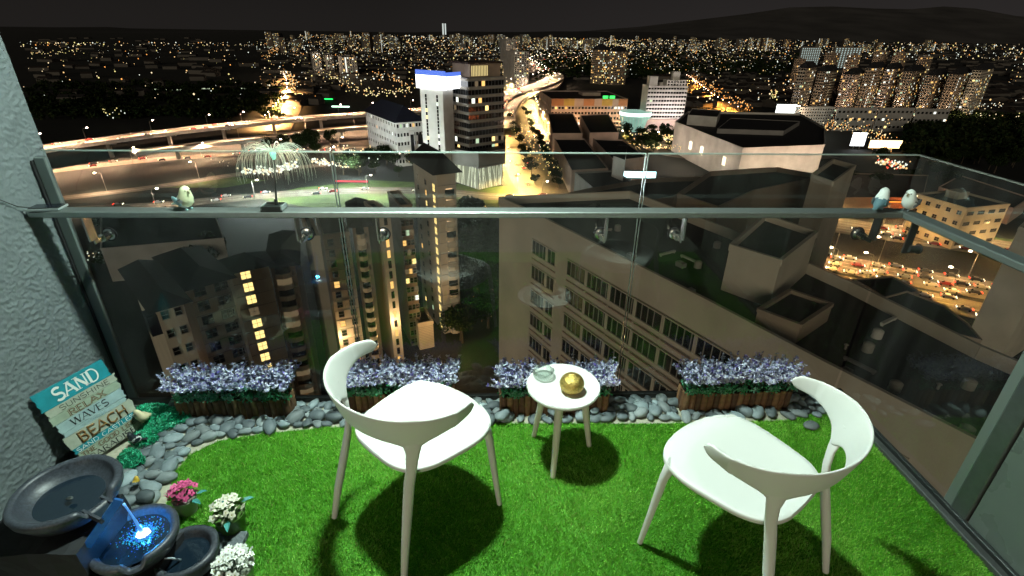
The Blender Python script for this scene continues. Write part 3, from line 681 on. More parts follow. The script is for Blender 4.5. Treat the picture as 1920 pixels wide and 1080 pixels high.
def bird(name, label, loc, rz, mats, s=1.0, chubby=1.0, tail=1.0, up=0, wing=True, group=None):
    t = thing(name, label, 'figurine', loc, rz, group); t.scale = (s, s, s)
    sp = [(-.078*tail, .010+up*2, .003, .0018), (-.074*tail, .0105+up*2, .008, .003), (-.045*tail, .016+up, .009, .006), (-.028, .022+up*.4, .016, .015), (-.012, .027, .0235, .024), (.003, .034, .027, .027),
          (.010, .046, .0255, .0235), (.013, .058, .0215, .0190), (.015, .068, .0185, .017), (.017, .077, .0165, .014), (.018, .084, .012, .009), (.018, .0885, .004, .003)]
    rs = []
    for i, (x, z, ry, rn) in enumerate(sp):
        a = sp[max(i-1, 0)]; b = sp[min(i+1, len(sp)-1)]; d = Vector((b[0]-a[0], 0, b[1]-a[1])).normalized(); nn_ = Vector((-d.z, 0, d.x))
        rs.append([Vector((x, 0, z))+Vector((0, ry*chubby*cos(2*pi*j/20), 0))+nn_*(rn*sin(2*pi*j/20)) for j in range(20)])
    m = MB(); m.rings(rs, True)
    for i in range(len(m.f)):
        z = sum(m.v[k][2] for k in m.f[i])/len(m.f[i]); x = sum(m.v[k][0] for k in m.f[i])/len(m.f[i])
        m.m[i] = 0 if (z > .050 or x > .016) else (1 if x > -.030 else 2)
    m.build('body', mats, t, True, 60)
    for sd2 in (-1, 1):
        if wing:
            w_ = MB(); w_.ell((0, 0, 0), (.027, .0045, .012), 14, 8, rot=Matrix.Rotation(radians(28), 3, 'Y'))
            o = w_.build('wing', mats[3], t, True); o.location = (-.010, sd2*.0235*chubby, .034)
            for k in range(5):
                MB().ell((-.018+k*.008, sd2*.0265*chubby, .030+k*.0035), (.0042, .002, .0016), 6, 4, rot=Matrix.Rotation(radians(28), 3, 'Y')).build('feather_mark', mat('feather_black', (.02, .025, .03), .5), o, True, loc=(.010, -sd2*.0235*chubby, -.034))
        MB().ell((.031, sd2*.0085, .0735), (.0022, .0018, .0022), 8, 6).build('eye', mat('eye_black', (.005,)*3, .2), t, True)
    MB().tube([(.032, 0, .071), (.038, 0, .067), (.0365, 0, .061)], [.0042, .003, .0008], 8).build('beak', mat('beak_horn', (.30, .28, .16), .5), t, True)
    MB().ell((.012, -.010, .004), (.008, .004, .004), 8, 5).ell((.012, .010, .004), (.008, .004, .004), 8, 5).build('feet', mats[2], t, True)
    return t
c_w = mat('bird_white', (.66, .72, .68), .45, bump=.2, bscale=300); c_y = mat('bird_yellow', (.62, .64, .40), .45, bump=.2, bscale=300); c_b = mat('bird_blue', (.24, .44, .46), .45, bump=.2, bscale=300)
c_g = mat('bird_slate', (.10, .19, .22), .5, bump=.2, bscale=300); c_bk = mat('bird_wing_grey', (.16, .20, .22), .5, bump=.4, bscale=400)
bird('bird_figurine', 'cream and pale blue budgie figurine perched alone on the left part of the handrail', (-1.300, 2.172, HZ), radians(-28), [c_y, c_w, c_b, c_b], 1.18)
bird('bird_figurine', 'slate blue bird figurine with white face, left one of the pair at the handrail corner', (1.742, 2.172, HZ), radians(42), [c_w, c_g, c_g, c_g], 1.12, up=.004)
bird('bird_figurine', 'white bird figurine with grey wings, right one of the pair at the handrail corner', (1.872, 2.165, HZ), radians(205), [c_w, c_w, c_bk, c_bk], 1.12, up=.004)
bird('chick_figurine', 'cream chick figurine sitting on the green moss beside the sign', (-1.70, 2.03, .075), radians(-120), [mat('chick_cream', (.68, .60, .38), .5)]*4, .9, 1.25, .35, wing=False)
bird('penguin_figurine', 'black and white bird figurine standing at the lower right corner of the sign', (-1.665, 1.90, .055), radians(-150), [mat('penguin_black', (.02, .025, .03), .4), mat('penguin_white', (.6, .62, .6), .4), mat('penguin_black', (0, 0, 0)), mat('penguin_black', (0, 0, 0))], .75, .9, .8)
bird('duck_figurine', 'tiny grey figurine with a yellow back on the stones behind the fountain', (-1.52, 1.655, .045), radians(60), [mat('duck_yellow', (.65, .42, .05), .5), c_bk, c_bk, c_bk], .5, 1.1, .4)

# =================================================================== FLOWER POTS
def petal_flower(col, name, core, r=.016, n=5):
    m = MB()
    for ring, (nr, tilt, rr_) in enumerate(((n, .25, 1), (n, .8, .72))):
        for k in range(nr):
            a = 2*pi*k/nr+ring*.6; d = Vector((cos(a), sin(a), 0)); s_ = Vector((-sin(a), cos(a), 0)); L = r*rr_
            P = [Vector((0, 0, .001)), d*L*.5*cos(tilt)+s_*L*.42+Vector((0, 0, L*.5*sin(tilt)+.002)), d*L*cos(tilt)+s_*L*.16+Vector((0, 0, L*sin(tilt)*.8)), d*L*cos(tilt)-s_*L*.16+Vector((0, 0, L*sin(tilt)*.8)), d*L*.5*cos(tilt)-s_*L*.42+Vector((0, 0, L*.5*sin(tilt)+.002))]
            m.add(P, [(0, 4, 3, 2, 1)], 0)
    m.ell((0, 0, .004), (r*.16, r*.16, r*.16), 6, 4, 1)
    return m.mesh(name, [col, core])
def pot(label, loc, r, h, potm, fl, nfl, dome, leaves, seed, rim=True, cat='flower pot'):
    rr = random.Random(seed); t = thing('flower_pot', label, cat, loc)
    MB().lathe([(0, 0), (r*.72, 0), (r*.98, h*.95), (r*1.03, h), (r*1.0, h+.004), (r*.95, h), (r*.92, h*.85), (0, h*.8)], 40).build('pot', potm, t, True, 45)
    st = MB()
    for k in range(nfl):
        a = k*2.4; q = dome*sqrt((k+.5)/nfl); x, y = q*cos(a), q*sin(a); z = h+.018+dome*.75*(1-(q/dome)**2)+rr.uniform(-.004, .004)
        o = link('flower', fl, t, loc=(x, y, z)); o.rotation_euler = (-y/dome*.9+rr.uniform(-.2, .2), x/dome*.9+rr.uniform(-.2, .2), rr.uniform(0, 6)); s_ = rr.uniform(.85, 1.15); o.scale = (s_,)*3
        st.tube([(x*.3, y*.3, h*.85), (x, y, z)], .0009, 4)
    st.build('stems', m_leaf[1], t, kind='stuff')
    for a, L, zz in leaves:
        d = Vector((cos(a), sin(a), 0)); s_ = Vector((-sin(a), cos(a), 0)); b0 = d*(dome*.75)+Vector((0, 0, h+.006+zz))
        MB().add([b0, b0+d*L*.35+s_*L*.22+Vector((0, 0, .006)), b0+d*L*.75+s_*L*.15+Vector((0, 0, .004)), b0+d*L+Vector((0, 0, -.004)), b0+d*L*.75-s_*L*.15+Vector((0, 0, .004)), b0+d*L*.35-s_*L*.22+Vector((0, 0, .006)), b0+d*L*.5],
                 [(0, 1, 6), (1, 2, 6), (2, 3, 6), (3, 4, 6), (4, 5, 6), (5, 0, 6)]).build('leaf', mat('leaf_blue_green', (.07, .30, .27), .4), t)
    return t
fw = petal_flower(mat('petal_cream', (.78, .76, .60), .5), 'flower', mat('flower_core', (.5, .45, .12), .6)); fp = petal_flower(mat('petal_pink', (.62, .09, .24), .5), 'flower', mat('core_pink', (.35, .05, .12), .6), .016)
pot('small green pot of cream white artificial flowers standing on the turf', (-1.030, 1.450, .010), .058, .095, mat('lime_pot', (.10, .20, .04), .45), fw, 24, .062, [(.6, .05, .02), (-1.2, .05, .0), (2.4, .04, .0)], 1)
pot('pale tin of white artificial flowers at the lower edge, beside the fountain slab', (-.905, 1.215, .010), .062, .10, mat('pale_tin_pot', (.42, .45, .36), .35, metal=.3), petal_flower(mat('petal_white2', (.80, .82, .76), .5), 'flower', mat('flower_core', (0, 0, 0)), .013), 40, .068, [], 2)
pot('small pot of pink artificial flowers behind the fountain bowls', (-1.255, 1.545, .012), .045, .075, mat('cream_pot', (.4, .4, .3), .5), fp, 26, .058, [(-.4, .05, .0), (.5, .04, -.01)], 3)

# =================================================================== SOLAR LIGHTS ON THE RAIL
sl = thing('fibre_light', 'garden light with a green glowing head and drooping clear fibres, clamped on the handrail', 'light', (-.932, 2.170, HZ))
m_clamp = mat('clamp_dark', (.02, .024, .022), .3, spec=.6); m_cl2 = mat('clamp_clear', (.30, .34, .33), .15, spec=.8)
b = MB()
for (x0, x1, y0, y1, z0, z1, mi) in ((-.045, .045, -.034, .030, 0, .006, 0), (-.045, -.040, -.034, .030, .0065, .024, 1), (.040, .045, -.034, .030, .0065, .024, 1), (-.0395, .0395, .025, .030, .0065, .024, 0), (-.0395, .0395, -.034, -.030, .0065, .022, 0), (-.038, .038, -.029, .024, .016, .019, 0)):
    b.box(x0, x1, y0, y1, z0, z1, mi)
b.build('solar_clamp', [m_clamp, m_cl2], sl)
top = Vector((.030, .02, .232))
MB().tube([(.012, .005, .02), (.012, .005, .045), (.014, .006, .046), top-Vector((0, 0, .022))], [.008, .008, .0042, .0036], 10).build('stake', m_clamp, sl, True, 40)
MB().lathe([(0, -.024), (.006, -.022), (.011, -.006), (.013, .004), (.010, .010), (0, .012)], 20).build('lamp_head', mat('fibre_head', (.3, .6, .5), .3, emit=(.22, .75, .55), es=1.1), sl, True, loc=top)
fb = MB(); rf = random.Random(12)
for k in range(100):
    a = rf.uniform(0, 2*pi); Rr_ = rf.uniform(.05, .155); hp = rf.uniform(.018, .045)*(Rr_/.1)
    if rf.random() < .2: Rr_ = rf.uniform(.15, .175); 
    pts = []
    for j in range(13):
        q = j/12; rad_ = Rr_*(1-(1-q)**1.6); z = hp*4*q*(1-q)*1.0-q**2.6*(.055+Rr_*.35)
        if q > .8: rad_ -= (q-.8)*Rr_*.25
        pts.append(top+Vector((cos(a)*rad_, sin(a)*rad_*.72, z+.004)))
    fb.tube(pts, [.00065-.0003*j/12 for j in range(13)], 4)
fb.build('fibres', mat('optic_fibre', (.55, .62, .50), .15, spec=.8, emit=(.42, .60, .36), es=.16), sl, True, kind='stuff')
sp_ = thing('solar_panel', 'small black solar panel lying on the left end of the handrail', 'solar panel', (-1.875, 2.170, HZ), radians(8))
MB().bbox(-.058, .058, -.032, .032, .0, .014, .003).build('housing', m_clamp, sp_)
MB().box(-.052, .052, -.027, .027, .0145, .0155).build('cell', mat('solar_cell', (.01, .012, .02), .1, spec=.9), sp_)
MB().bbox(-.062, .062, -.036, -.0325, .002, .012, .001).bbox(-.062, .062, .0325, .036, .002, .012, .001).bbox(.0585, .062, -.032, .032, .002, .012, .001).build('trim', m_cl2, sp_)
tag(MB().tube([(-1.915, 2.150, HZ+.012), (XL+.012, 2.11, HZ+.03), (XL+.010, 2.02, HZ+.10), (XL+.010, 1.94, HZ+.165), (XL+.010, 1.86, HZ+.21), (XL+.010, 1.72, HZ+.27), (XL+.010, 1.5, HZ+.33)], .0022, 6).build('wire', mat('black_seal', (0,)*3), None, True), 'thin black wire running up the grey wall from the solar panel', 'wire')
# ceiling lamp body over the balcony (just out of frame) and its slab
cl = thing('ceiling_lamp', 'round white ceiling lamp above the glass railing', 'lamp', (-.30, 1.97, 2.87))
MB().lathe([(0, 0), (.11, 0), (.12, .02), (.12, .05), (0, .05)], 40).build('lamp_body', m_ch, cl, True, 40)
MB().box(XL, XR+.2, -.2, D+.1, 2.93, 3.15).build('ceiling', mat('ceiling_paint', (.5, .52, .5), .8), kind='structure')
# =================================================================== CITY
G = -80.0
m_grd = mat('night_ground', (.012, .014, .011), .9, nscale=.02, namt=.5)
MB().quad((-30000, -2000, G), (30000, -2000, G), (30000, 40000, G), (-30000, 40000, G)).build('ground', m_grd, kind='structure')
# far mountains on the right
def hills(name, y0, pts, col):
    b = MB(); top = []
    for (px, py) in pts:
        d = ray(px, py); t = y0/d.y; top.append(Vector((d.x*t, y0, CH+d.z*t)))
    rows_ = []
    for k, (f_, dy) in enumerate(((0, -5200), (.35, -3600), (.72, -1700), (1, 0))):
        rows_.append([Vector((p.x+(300*noise.noise(Vector((i*.7, k, 1))) if 0 < k < 3 else 0), y0+dy, G+(p.z-G)*f_*(1+(.12*noise.noise(Vector((i*.5, k*2, 7))) if 0 < k < 3 else 0)))) for i, p in enumerate(top)])
    b.rings(rows_, False, closed=False)
    return b.build(name, mat(name+'_forest', col, .95, nscale=.001, namt=.4), kind='structure', smooth=True)
P_ = [(-400+i*60, 60-6*noise.noise(Vector((i*.35, 0, 0)))*1.5-max(0, 6*sin(i*.2))) for i in range(0, 28)]
hp = [(1000, 62), (1100, 58), (1200, 50), (1300, 38), (1400, 26), (1480, 14), (1560, 12), (1640, 16), (1710, 17), (1770, 12), (1830, 16), (1880, 28), (1960, 34), (2060, 30), (2200, 40)]
hills('mountains', 18500, hp, (.075, .072, .072))  # forest grey lightened to paint in the distant haze
hills('low_hills', 14000, P_, (.02, .02, .02))

# ---- window materials
w_dk = mat('window_dark_glass', (.012, .014, .016), .12, spec=.8)
w_wm = emat('window_lit_warm', (1, .55, .16), 1.5); w_yl = emat('window_lit_yellow', (1, .72, .25), 2.0)
w_wt = emat('window_lit_white', (.95, 1, .88), 1.6); w_gr = emat('window_lit_greenish', (.75, 1, .65), .8); w_dim = emat('window_lit_dim', (1, .72, .4), .16)
WM = [w_dk, w_wm, w_yl, w_wt, w_gr, w_dim]
# a plaster colour for facades
def fac(name, col): return mat('facade_'+name, col, .85, nscale=.12, namt=.16, bump=.1, bscale=3)
f_tan = fac('tan', (.56, .50, .41)); f_wht = fac('white', (.62, .60, .56)); f_grey = fac('grey', (.30, .29, .28)); f_brn = fac('brown', (.32, .25, .19)); f_crm = fac('cream', (.55, .48, .36))
f_pink = fac('pink', (.50, .38, .32)); r_dk = mat('roof_dark', (.016, .016, .019), .8, nscale=.3, namt=.3); r_blue = mat('roof_blue_black', (.016, .018, .035), .6, nscale=.3, namt=.2); r_brn = mat('roof_brown', (.05, .032, .026), .8, nscale=.3, namt=.3)
f_yel = fac('yellow', (.55, .38, .10)); f_org = fac('orange', (.50, .22, .10)); m_slabc = mat('concrete_slab', (.34, .32, .28), .8, nscale=.3, namt=.15); m_frame = mat('window_frame', (.30, .28, .25), .6)

def solve(o, d, px, z):      # distance w along d so that o+d*w projects to column px
    lo, hi = 0.0, 400.0; f0 = proj((o.x, o.y, z))[0]
    s = 1 if px > f0 else -1
    for _ in range(40):
        m_ = (lo+hi)/2; p = o+d*m_; x = proj((p.x, p.y, z))[0]
        if (x-px)*s < 0: lo = m_
        else: hi = m_
    return (lo+hi)/2
FWD = Vector((-sin(radians(YAW)), cos(radians(YAW)), 0))
def place(pxN, d, pyT):      # point at forward distance d whose top falls on pixel (pxN, pyT)
    r = ray(pxN, pyT); t = d/r.dot(FWD); p = r*t
    return Vector((p.x, p.y, 0)), CH+p.z
def winprob(p):
    r = R.random()
    return 0 if r > p else R.choice([1, 1, 2, 3, 4, 5, 5])
def face_windows(wall, W_, H_, nf, nc, ww, wh, side, lit=.1, sep=False, base=.6, colset=None, off=.05, litcol=None, rec=0):
    """grid of windows; side 0 = right face (plane y=0), 1 = left face (plane x=0). Local metres."""
    b = MB(); made = []
    fh = H_/nf; cw = W_/nc
    for j in range(nf):
        for i in range(nc):
            c = (i+.5)*cw; z = j*fh+fh*base; mi = winprob(lit)
            if colset and i in colset: mi = colset[i] if not isinstance(colset[i], tuple) else (colset[i][0] if R.random() < colset[i][1] else 0)
            if sep: made.append((c, z, mi)); continue
            if side == 0: b.quad((c-ww/2, -off, z-wh/2), (c+ww/2, -off, z-wh/2), (c+ww/2, -off, z+wh/2), (c-ww/2, -off, z+wh/2), mi)
            else: b.quad((-off, c+ww/2, z-wh/2), (-off, c-ww/2, z-wh/2), (-off, c-ww/2, z+wh/2), (-off, c+ww/2, z+wh/2), mi)
    if not sep:
        if b.f: b.build('windows', WM, wall, kind='stuff')
    else:
        for c, z, mi in made: win_obj(wall, c, z, ww, wh, mi, side)
WCACHE = {}
def win_obj(wall, c, z, ww, wh, mi, side, par=None):
    k = (round(ww, 2), round(wh, 2), mi)
    if k not in WCACHE:
        b = MB(); b.quad((-ww/2, -.02, -wh/2), (ww/2, -.02, -wh/2), (ww/2, -.02, wh/2), (-ww/2, -.02, wh/2), 0)
        t = .09
        for (x0, x1, z0, z1) in ((-ww/2-t, ww/2+t, -wh/2-t, -wh/2), (-ww/2-t, ww/2+t, wh/2, wh/2+t), (-ww/2-t, -ww/2, -wh/2, wh/2), (ww/2, ww/2+t, -wh/2, wh/2)):
            b.box(x0, x1, -.12, -.01, z0, z1, 1)
        nb = max(1, int(ww/.7))
        for q in range(1, nb): x = -ww/2+ww*q/nb; b.box(x-.035, x+.035, -.07, -.021, -wh/2, wh/2, 1)
        b.box(-ww/2, ww/2, -.069, -.0212, -.03, .03, 1)
        WCACHE[k] = b.mesh('window', [WM[mi], m_frame])
    o = link('window', WCACHE[k], wall)
    if side == 0: o.location = (c, -.001, z)
    else: o.location = (-.001, c, z); o.rotation_euler = (0, 0, -pi/2)
    return o
def block(name, label, pxN, d, pyT, pxL, pxR, ang, wallm, roof='flat', roofm=None, group=None, cat='building', zb=None, over=1.2, rh=5, depth=None, capw=75):
    N, z = place(pxN, d, pyT); a = radians(ang); dr = Vector((cos(a), sin(a), 0)); dl = Vector((-sin(a), cos(a), 0))
    wr = solve(N, dr, pxR, z) if pxR else (depth or 15); wl = solve(N, dl, pxL, z) if pxL else (depth or 15)
    wr = min(wr, capw); wl = min(wl, capw if d > 200 else 19)
    zb = G if zb is None else zb; h = z-zb
    t = thing(name, label, cat, (N.x, N.y, zb), a, group)
    wall = MB().box(0, wr, 0, wl, 0, h).build('wall', wallm, t)
    roofm = roofm or r_dk
    if roof == 'flat':
        b = MB().box(.4, wr-.4, .4, wl-.4, h+.005, h+.12)
        b.build('roof', roofm, t)
        b = MB()
        for (x0, x1, y0, y1) in ((-.15, wr+.15, -.15, .35), (-.15, wr+.15, wl-.35, wl+.15), (-.15, .35, .36, wl-.36), (wr-.35, wr+.15, .36, wl-.36)): b.box(x0, x1, y0, y1, h+.003, h+1.0)
        b.build('parapet', wallm, t)
        if wr > 8 and wl > 8:
            x, y = R.uniform(.25, .6)*wr, R.uniform(.25, .6)*wl
            MB().box(x, x+wr*.25, y, y+wl*.25, h+.13, h+3.2).build('roof_room', wallm, t)
    elif roof == 'hip':
        e = over; L = min(wr, wl)/2; b = MB()
        if wr >= wl: r0, r1 = (L, wl/2), (wr-L, wl/2)
        else: r0, r1 = (wr/2, L), (wr/2, wl-L)
        vs = [(-e, -e, h+.05), (wr+e, -e, h+.05), (wr+e, wl+e, h+.05), (-e, wl+e, h+.05), (r0[0], r0[1], h+rh), (r1[0]+.01, r1[1]+.01, h+rh)]
        fs = [(0, 1, 5, 4), (1, 2, 5), (2, 3, 4, 5), (3, 0, 4)] if wr >= wl else [(0, 1, 4), (1, 2, 5, 4), (2, 3, 5), (3, 0, 4, 5)]
        b.add(vs, fs+[(3, 2, 1, 0)]); b.build('roof', roofm, t)
    if d < 160 and wr > 4:
        b = MB()
        for j in range(1, 15): b.box(0, wr, -.12, -.002, j*h/15-.09, j*h/15+.05)
        b.build('ledges', m_slabc, wall, kind='stuff')
    t['_w'] = (wr, wl, h)
    return t, wall, wr, wl, h
def prism(name, label, pts, z, zb, wallm, roofm=None, cat='building', parapet=.9, group=None):
    P = [at(px, py, z) for px, py in pts]; c = sum(P, Vector())/len(P)
    ar = sum(P[i].x*P[(i+1) % len(P)].y-P[(i+1) % len(P)].x*P[i].y for i in range(len(P)))
    if ar < 0: P = P[::-1]
    t = thing(name, label, cat, (c.x, c.y, zb), 0, group); Q = [Vector((p.x-c.x, p.y-c.y, 0)) for p in P]; n = len(Q); H_ = z-zb
    up = Vector((0, 0, H_))
    w = MB().add([q for q in Q]+[q+up for q in Q], [(i, (i+1) % n, n+(i+1) % n, n+i) for i in range(n)]).build('wall', wallm, t)
    MB().add([q*.995+up-Vector((0, 0, .02)) for q in Q], [tuple(range(n))]).build('roof', roofm or r_dk, t)
    if parapet:
        b = MB()
        for i in range(n):
            a, b2 = Q[i], Q[(i+1) % n]; e = (b2-a).normalized(); nn_ = Vector((e.y, -e.x, 0)); up2 = up
            vs = [a+nn_*.12+up2, b2+nn_*.12+up2, b2-nn_*.28+up2, a-nn_*.28+up2]; k = Vector((0, 0, parapet))
            b.add([v_+Vector((0, 0, .004*i)) for v_ in vs]+[v_+k+Vector((0, 0, .004*i)) for v_ in vs], [(0, 1, 5, 4), (2, 3, 7, 6), (4, 5, 6, 7), (1, 2, 6, 5), (3, 0, 4, 7)])
        b.build('parapet', wallm, t)
    t['_n'] = n
    return t, w, Q, H_
exec_later = []

# ---- near condominium on the left, behind the glass: five stepped wings with dark hipped roofs
def balcs(t, x0, x1, H_, nf, lit=.5, side=0):
    fh = H_/nf
    for j in range(nf):
        z = j*fh+.1
        pts = [(x0, -.05), (x0+.3, -1.3), ((x0+x1)/2, -1.75), (x1-.3, -1.3), (x1, -.05)]
        if side: pts = [(-y, x) for x, y in pts][::-1]; pts = [(-a, b) for a, b in pts]
        n = len(pts); b = MB()
        b.add([(x, y, z) for x, y in pts]+[(x, y, z+1.05) for x, y in pts], [(i, i+1, n+i+1, n+i) for i in range(n-1)]+[tuple(range(n-1, -1, -1))], 0)
        ps = [((x*.93+(pts[0][0]+pts[-1][0])/2*.07), y*.93) for x, y in pts]
        b.add([(x, y, z+.1) for x, y in ps], [tuple(range(n))], 0)
        k = R.random() < lit
        b.add([(x, y, z+1.12) for x, y in pts]+[(x, y, z+1.22) for x, y in pts], [(i, i+1, n+i+1, n+i) for i in range(n-1)], 1)
        o = b.build('balcony', [f_crm, m_slabc], t)
        if side == 0:
            MB().quad((x0+.25, -.03, z+.3), (x1-.25, -.03, z+.3), (x1-.25, -.03, z+2.35), (x0+.25, -.03, z+2.35)).build('balcony_door', WM[5 if k and R.random() < .5 else 0], o)
            if k: MB().box(x0+.5, x1-.9, -.12, -.05, z+2.42, z+2.62).build('balcony_light', emat('balcony_light_glow', (1, .62, .32), 1.6), o)
NF = 15
grp = 'stepped wings of the near condominium'
t, w, a, b_, h = block('condominium', 'nearest tan condominium wing, low in the left glass behind the green moss', 292, 66, 580, 215, 342, 42, f_tan, 'hip', r_dk, grp, rh=2)
face_windows(w, a, h, 14, 2, .9, 1.3, 0, 0, True)
MB().box(-1.4, -.02, .5, 3.5, h-4.4, h-1.2).build('service_box', r_blue, w)
t, w, a, b_, h = block('condominium', 'tan condominium wing with square dark windows, left of the column of yellow windows', 352, 78, 541, 300, 428, 42, f_tan, 'hip', r_dk, grp, rh=2.2)
face_windows(w, a, h, 15, 2, 1.7, 1.7, 0, .0, True)
for j in range(15):
    for q in (.86,): win_obj(w, a*q, (j+.6)*h/15, 1.0, 1.2, 0, 0)
ac = MB().box(-.4, .4, -.42, -.13, -.3, .3).mesh('air_conditioner', f_wht)
for j in range(15):
    for q in (.12, .62):
        if R.random() < .55: link('air_conditioner', ac, w, loc=(a*q, 0, (j+.22)*h/15))
t, w, a, b_, h = block('condominium', 'tan condominium wing with one column of yellow lit windows, behind the leftmost flower box', 432, 88, 511, 420, 503, 34, f_tan, 'hip', r_dk, grp, rh=2.2)
for j in range(15): win_obj(w, a*.36, (j+.62)*h/15, 1.7, 1.8, 5 if j == 11 else 2, 0)
t, w, a, b_, h = block('condominium', 'recessed condominium wing with a stack of curved balconies, right of the column of yellow windows', 506, 96, 500, 492, 552, 18, f_brn, 'hip', r_dk, grp, rh=2)
balcs(w, .5, a-.8, h, 15, .95)
t, w, a, b_, h = block('condominium', 'tall blank tan condominium slab left of the first glass joint', 583, 99, 452, 546, 600, 24, f_tan, 'flat', r_dk, grp, rh=3)
t, w, a, b_, h = block('condominium', 'condominium wing with two columns of small windows across the first glass joint', 606, 108, 448, 585, 655, 22, f_tan, 'flat', r_dk, grp, rh=3)
face_windows(w, a, h, 15, 2, 1.2, 1.6, 0, .10, True)
t, w, a, b_, h = block('condominium', 'dark balcony wing of the condominium right of the first glass joint', 660, 112, 425, 640, 690, 15, f_brn, 'hip', r_dk, grp, rh=2)
balcs(w, .5, a-.8, h, 15, .12)
t, w, a, b_, h = block('condominium', 'tan condominium slab with narrow lit stair windows behind the left chair arm', 712, 116, 408, 684, 732, 30, f_tan, 'flat', r_dk, grp, rh=3)
face_windows(w, a, h, 15, 1, .8, 2.0, 0, 0, False, colset={0: (1, .4)})
t, w, a, b_, h = block('condominium', 'condominium wing with warm flickers of light between two slabs', 750, 126, 392, 728, 772, 22, f_brn, 'flat', r_dk, grp, rh=3)
face_windows(w, a, h, 15, 3, 1.1, 1.5, 0, .30, True)
t, w, a, b_, h = block('condominium', 'tallest far condominium wing with a bright column of yellow stair windows, under the handrail', 818, 133, 326, 690, 854, 26, f_tan, 'hip', r_dk, grp, rh=5, over=1.5)
fh = h/16
bm_ = [k for k in range(15)]
for j in range(15):
    win_obj(w, 2.4, (j+.6)*fh, 1.9, 2.1, 2, 1)
    for q in (9.0, 15.5):
        win_obj(w, q, (j+.6)*fh, 1.3, 1.5, winprob(.25), 1)
balcs(w, a*.35, a*.95, h-4, 15, .85)
plight('stair_lobby_light', t.location+Vector((-6, -3, 5)), 1500, (1, .62, .25), .5)
# low lobby at its foot
t2, w2, a2, b2_, h2 = block('lobby_building', 'low warm lit entrance block at the foot of the tallest condominium wing', 784, 124, 612, 770, 812, 22, f_crm, 'flat', r_brn, None, zb=G)
plight('courtyard_lamp_light', Vector((t.location.x+2, t.location.y-16, G+8)), 3500, (1, .55, .2), .4)
plight('courtyard_lamp_light', Vector((t.location.x-16, t.location.y-18, G+6)), 2500, (1, .55, .2), .4)
# garden lamps at the foot of the condominium wings
for (px, py, e) in ((300, 700, 900), (420, 690, 1100), (520, 680, 900), (640, 640, 1000), (740, 610, 1200)):
    p = at(px, py, G+14); plight('garden_lamp_light', p, e*2.2, (1, .62, .30), .4)
# old low building with arched openings at the left, and the car park light
t, w, Q, H_ = prism('shop_building', 'long low grey building with arched openings behind the left glass, under the handrail', [(190, 470), (420, 450), (400, 395), (190, 400)], -68, G, f_grey, r_dk)

# ---- big office block on the right behind the glass (roof seen from above)
zR = -25
tB, wB, Q, H_ = prism('office_block', 'large tan office block with rows of dark windows filling the right glass', [(936, 383), (987, 407), (1320, 582), (1534, 700), (1860, 874), (2300, 760), (1990, 742), (1830, 672), (1590, 548), (1380, 452), (1180, 372)], zR, G, f_tan, r_dk, parapet=1.4)
cx, cy = tB.location.x, tB.location.y
pA = at(987, 407, zR); pB = at(1860, 874, zR); dv = Vector((pB.x-pA.x, pB.y-pA.y, 0)); Lw = dv.length; dv.normalize(); out = Vector((dv.y, -dv.x, 0))
if out.dot(Vector((pA.x, pA.y, 0))) > 0: out = -out
rotz = atan2(dv.y, dv.x); sgn = 1 if (Matrix.Rotation(rotz, 3, 'Z') @ Vector((0, -1, 0))).dot(out) > 0 else -1
WC = {}
def band_window(c, z, ww, wh):
    k = round(ww, 1)
    if k not in WC:
        b = MB(); b.quad((-ww/2, -.03, -wh/2), (ww/2, -.03, -wh/2), (ww/2, -.03, wh/2), (-ww/2, -.03, wh/2), 0)
        for (x0, x1, z0, z1) in ((-ww/2-.1, ww/2+.1, -wh/2-.12, -wh/2), (-ww/2-.1, ww/2+.1, wh/2, wh/2+.12), (-ww/2-.1, -ww/2, -wh/2, wh/2), (ww/2, ww/2+.1, -wh/2, wh/2)): b.box(x0, x1, -.22, -.0, z0, z1, 1)
        q = -ww/2+1.0
        while q < ww/2-.4: b.box(q-.04, q+.04, -.12, -.031, -wh/2, wh/2, 2); q += 1.05
        b.box(-ww/2, ww/2, -.26, -.0, -wh/2-1.15, -wh/2-.95, 3)
        WC[k] = b.mesh('window', [w_dk, f_tan, m_frame, f_pink])
    o = link('window', WC[k], wB); p = pA+dv*c+out*.02; o.location = (p.x-cx, p.y-cy, z-G); o.rotation_euler = (0, 0, rotz if sgn > 0 else rotz+pi)
    return o
x = 2.2; seq = []
pat = [4.0, 2.2, None, 4.4, 4.6, 4.6, 4.4, 4.6, 4.4, 4.6, 4.4]
while x < Lw-3:
    for p in pat:
        if p is None: x += 2.6; continue
        if x+p > Lw-2: x = Lw; break
        seq.append((x+p/2, p)); x += p+.38
for c, ww in seq:
    for r_ in range(12):
        z = zR-4.2-r_*4.5
        if r_ == 0 and 0: continue
        band_window(c, z, ww, 2.3)
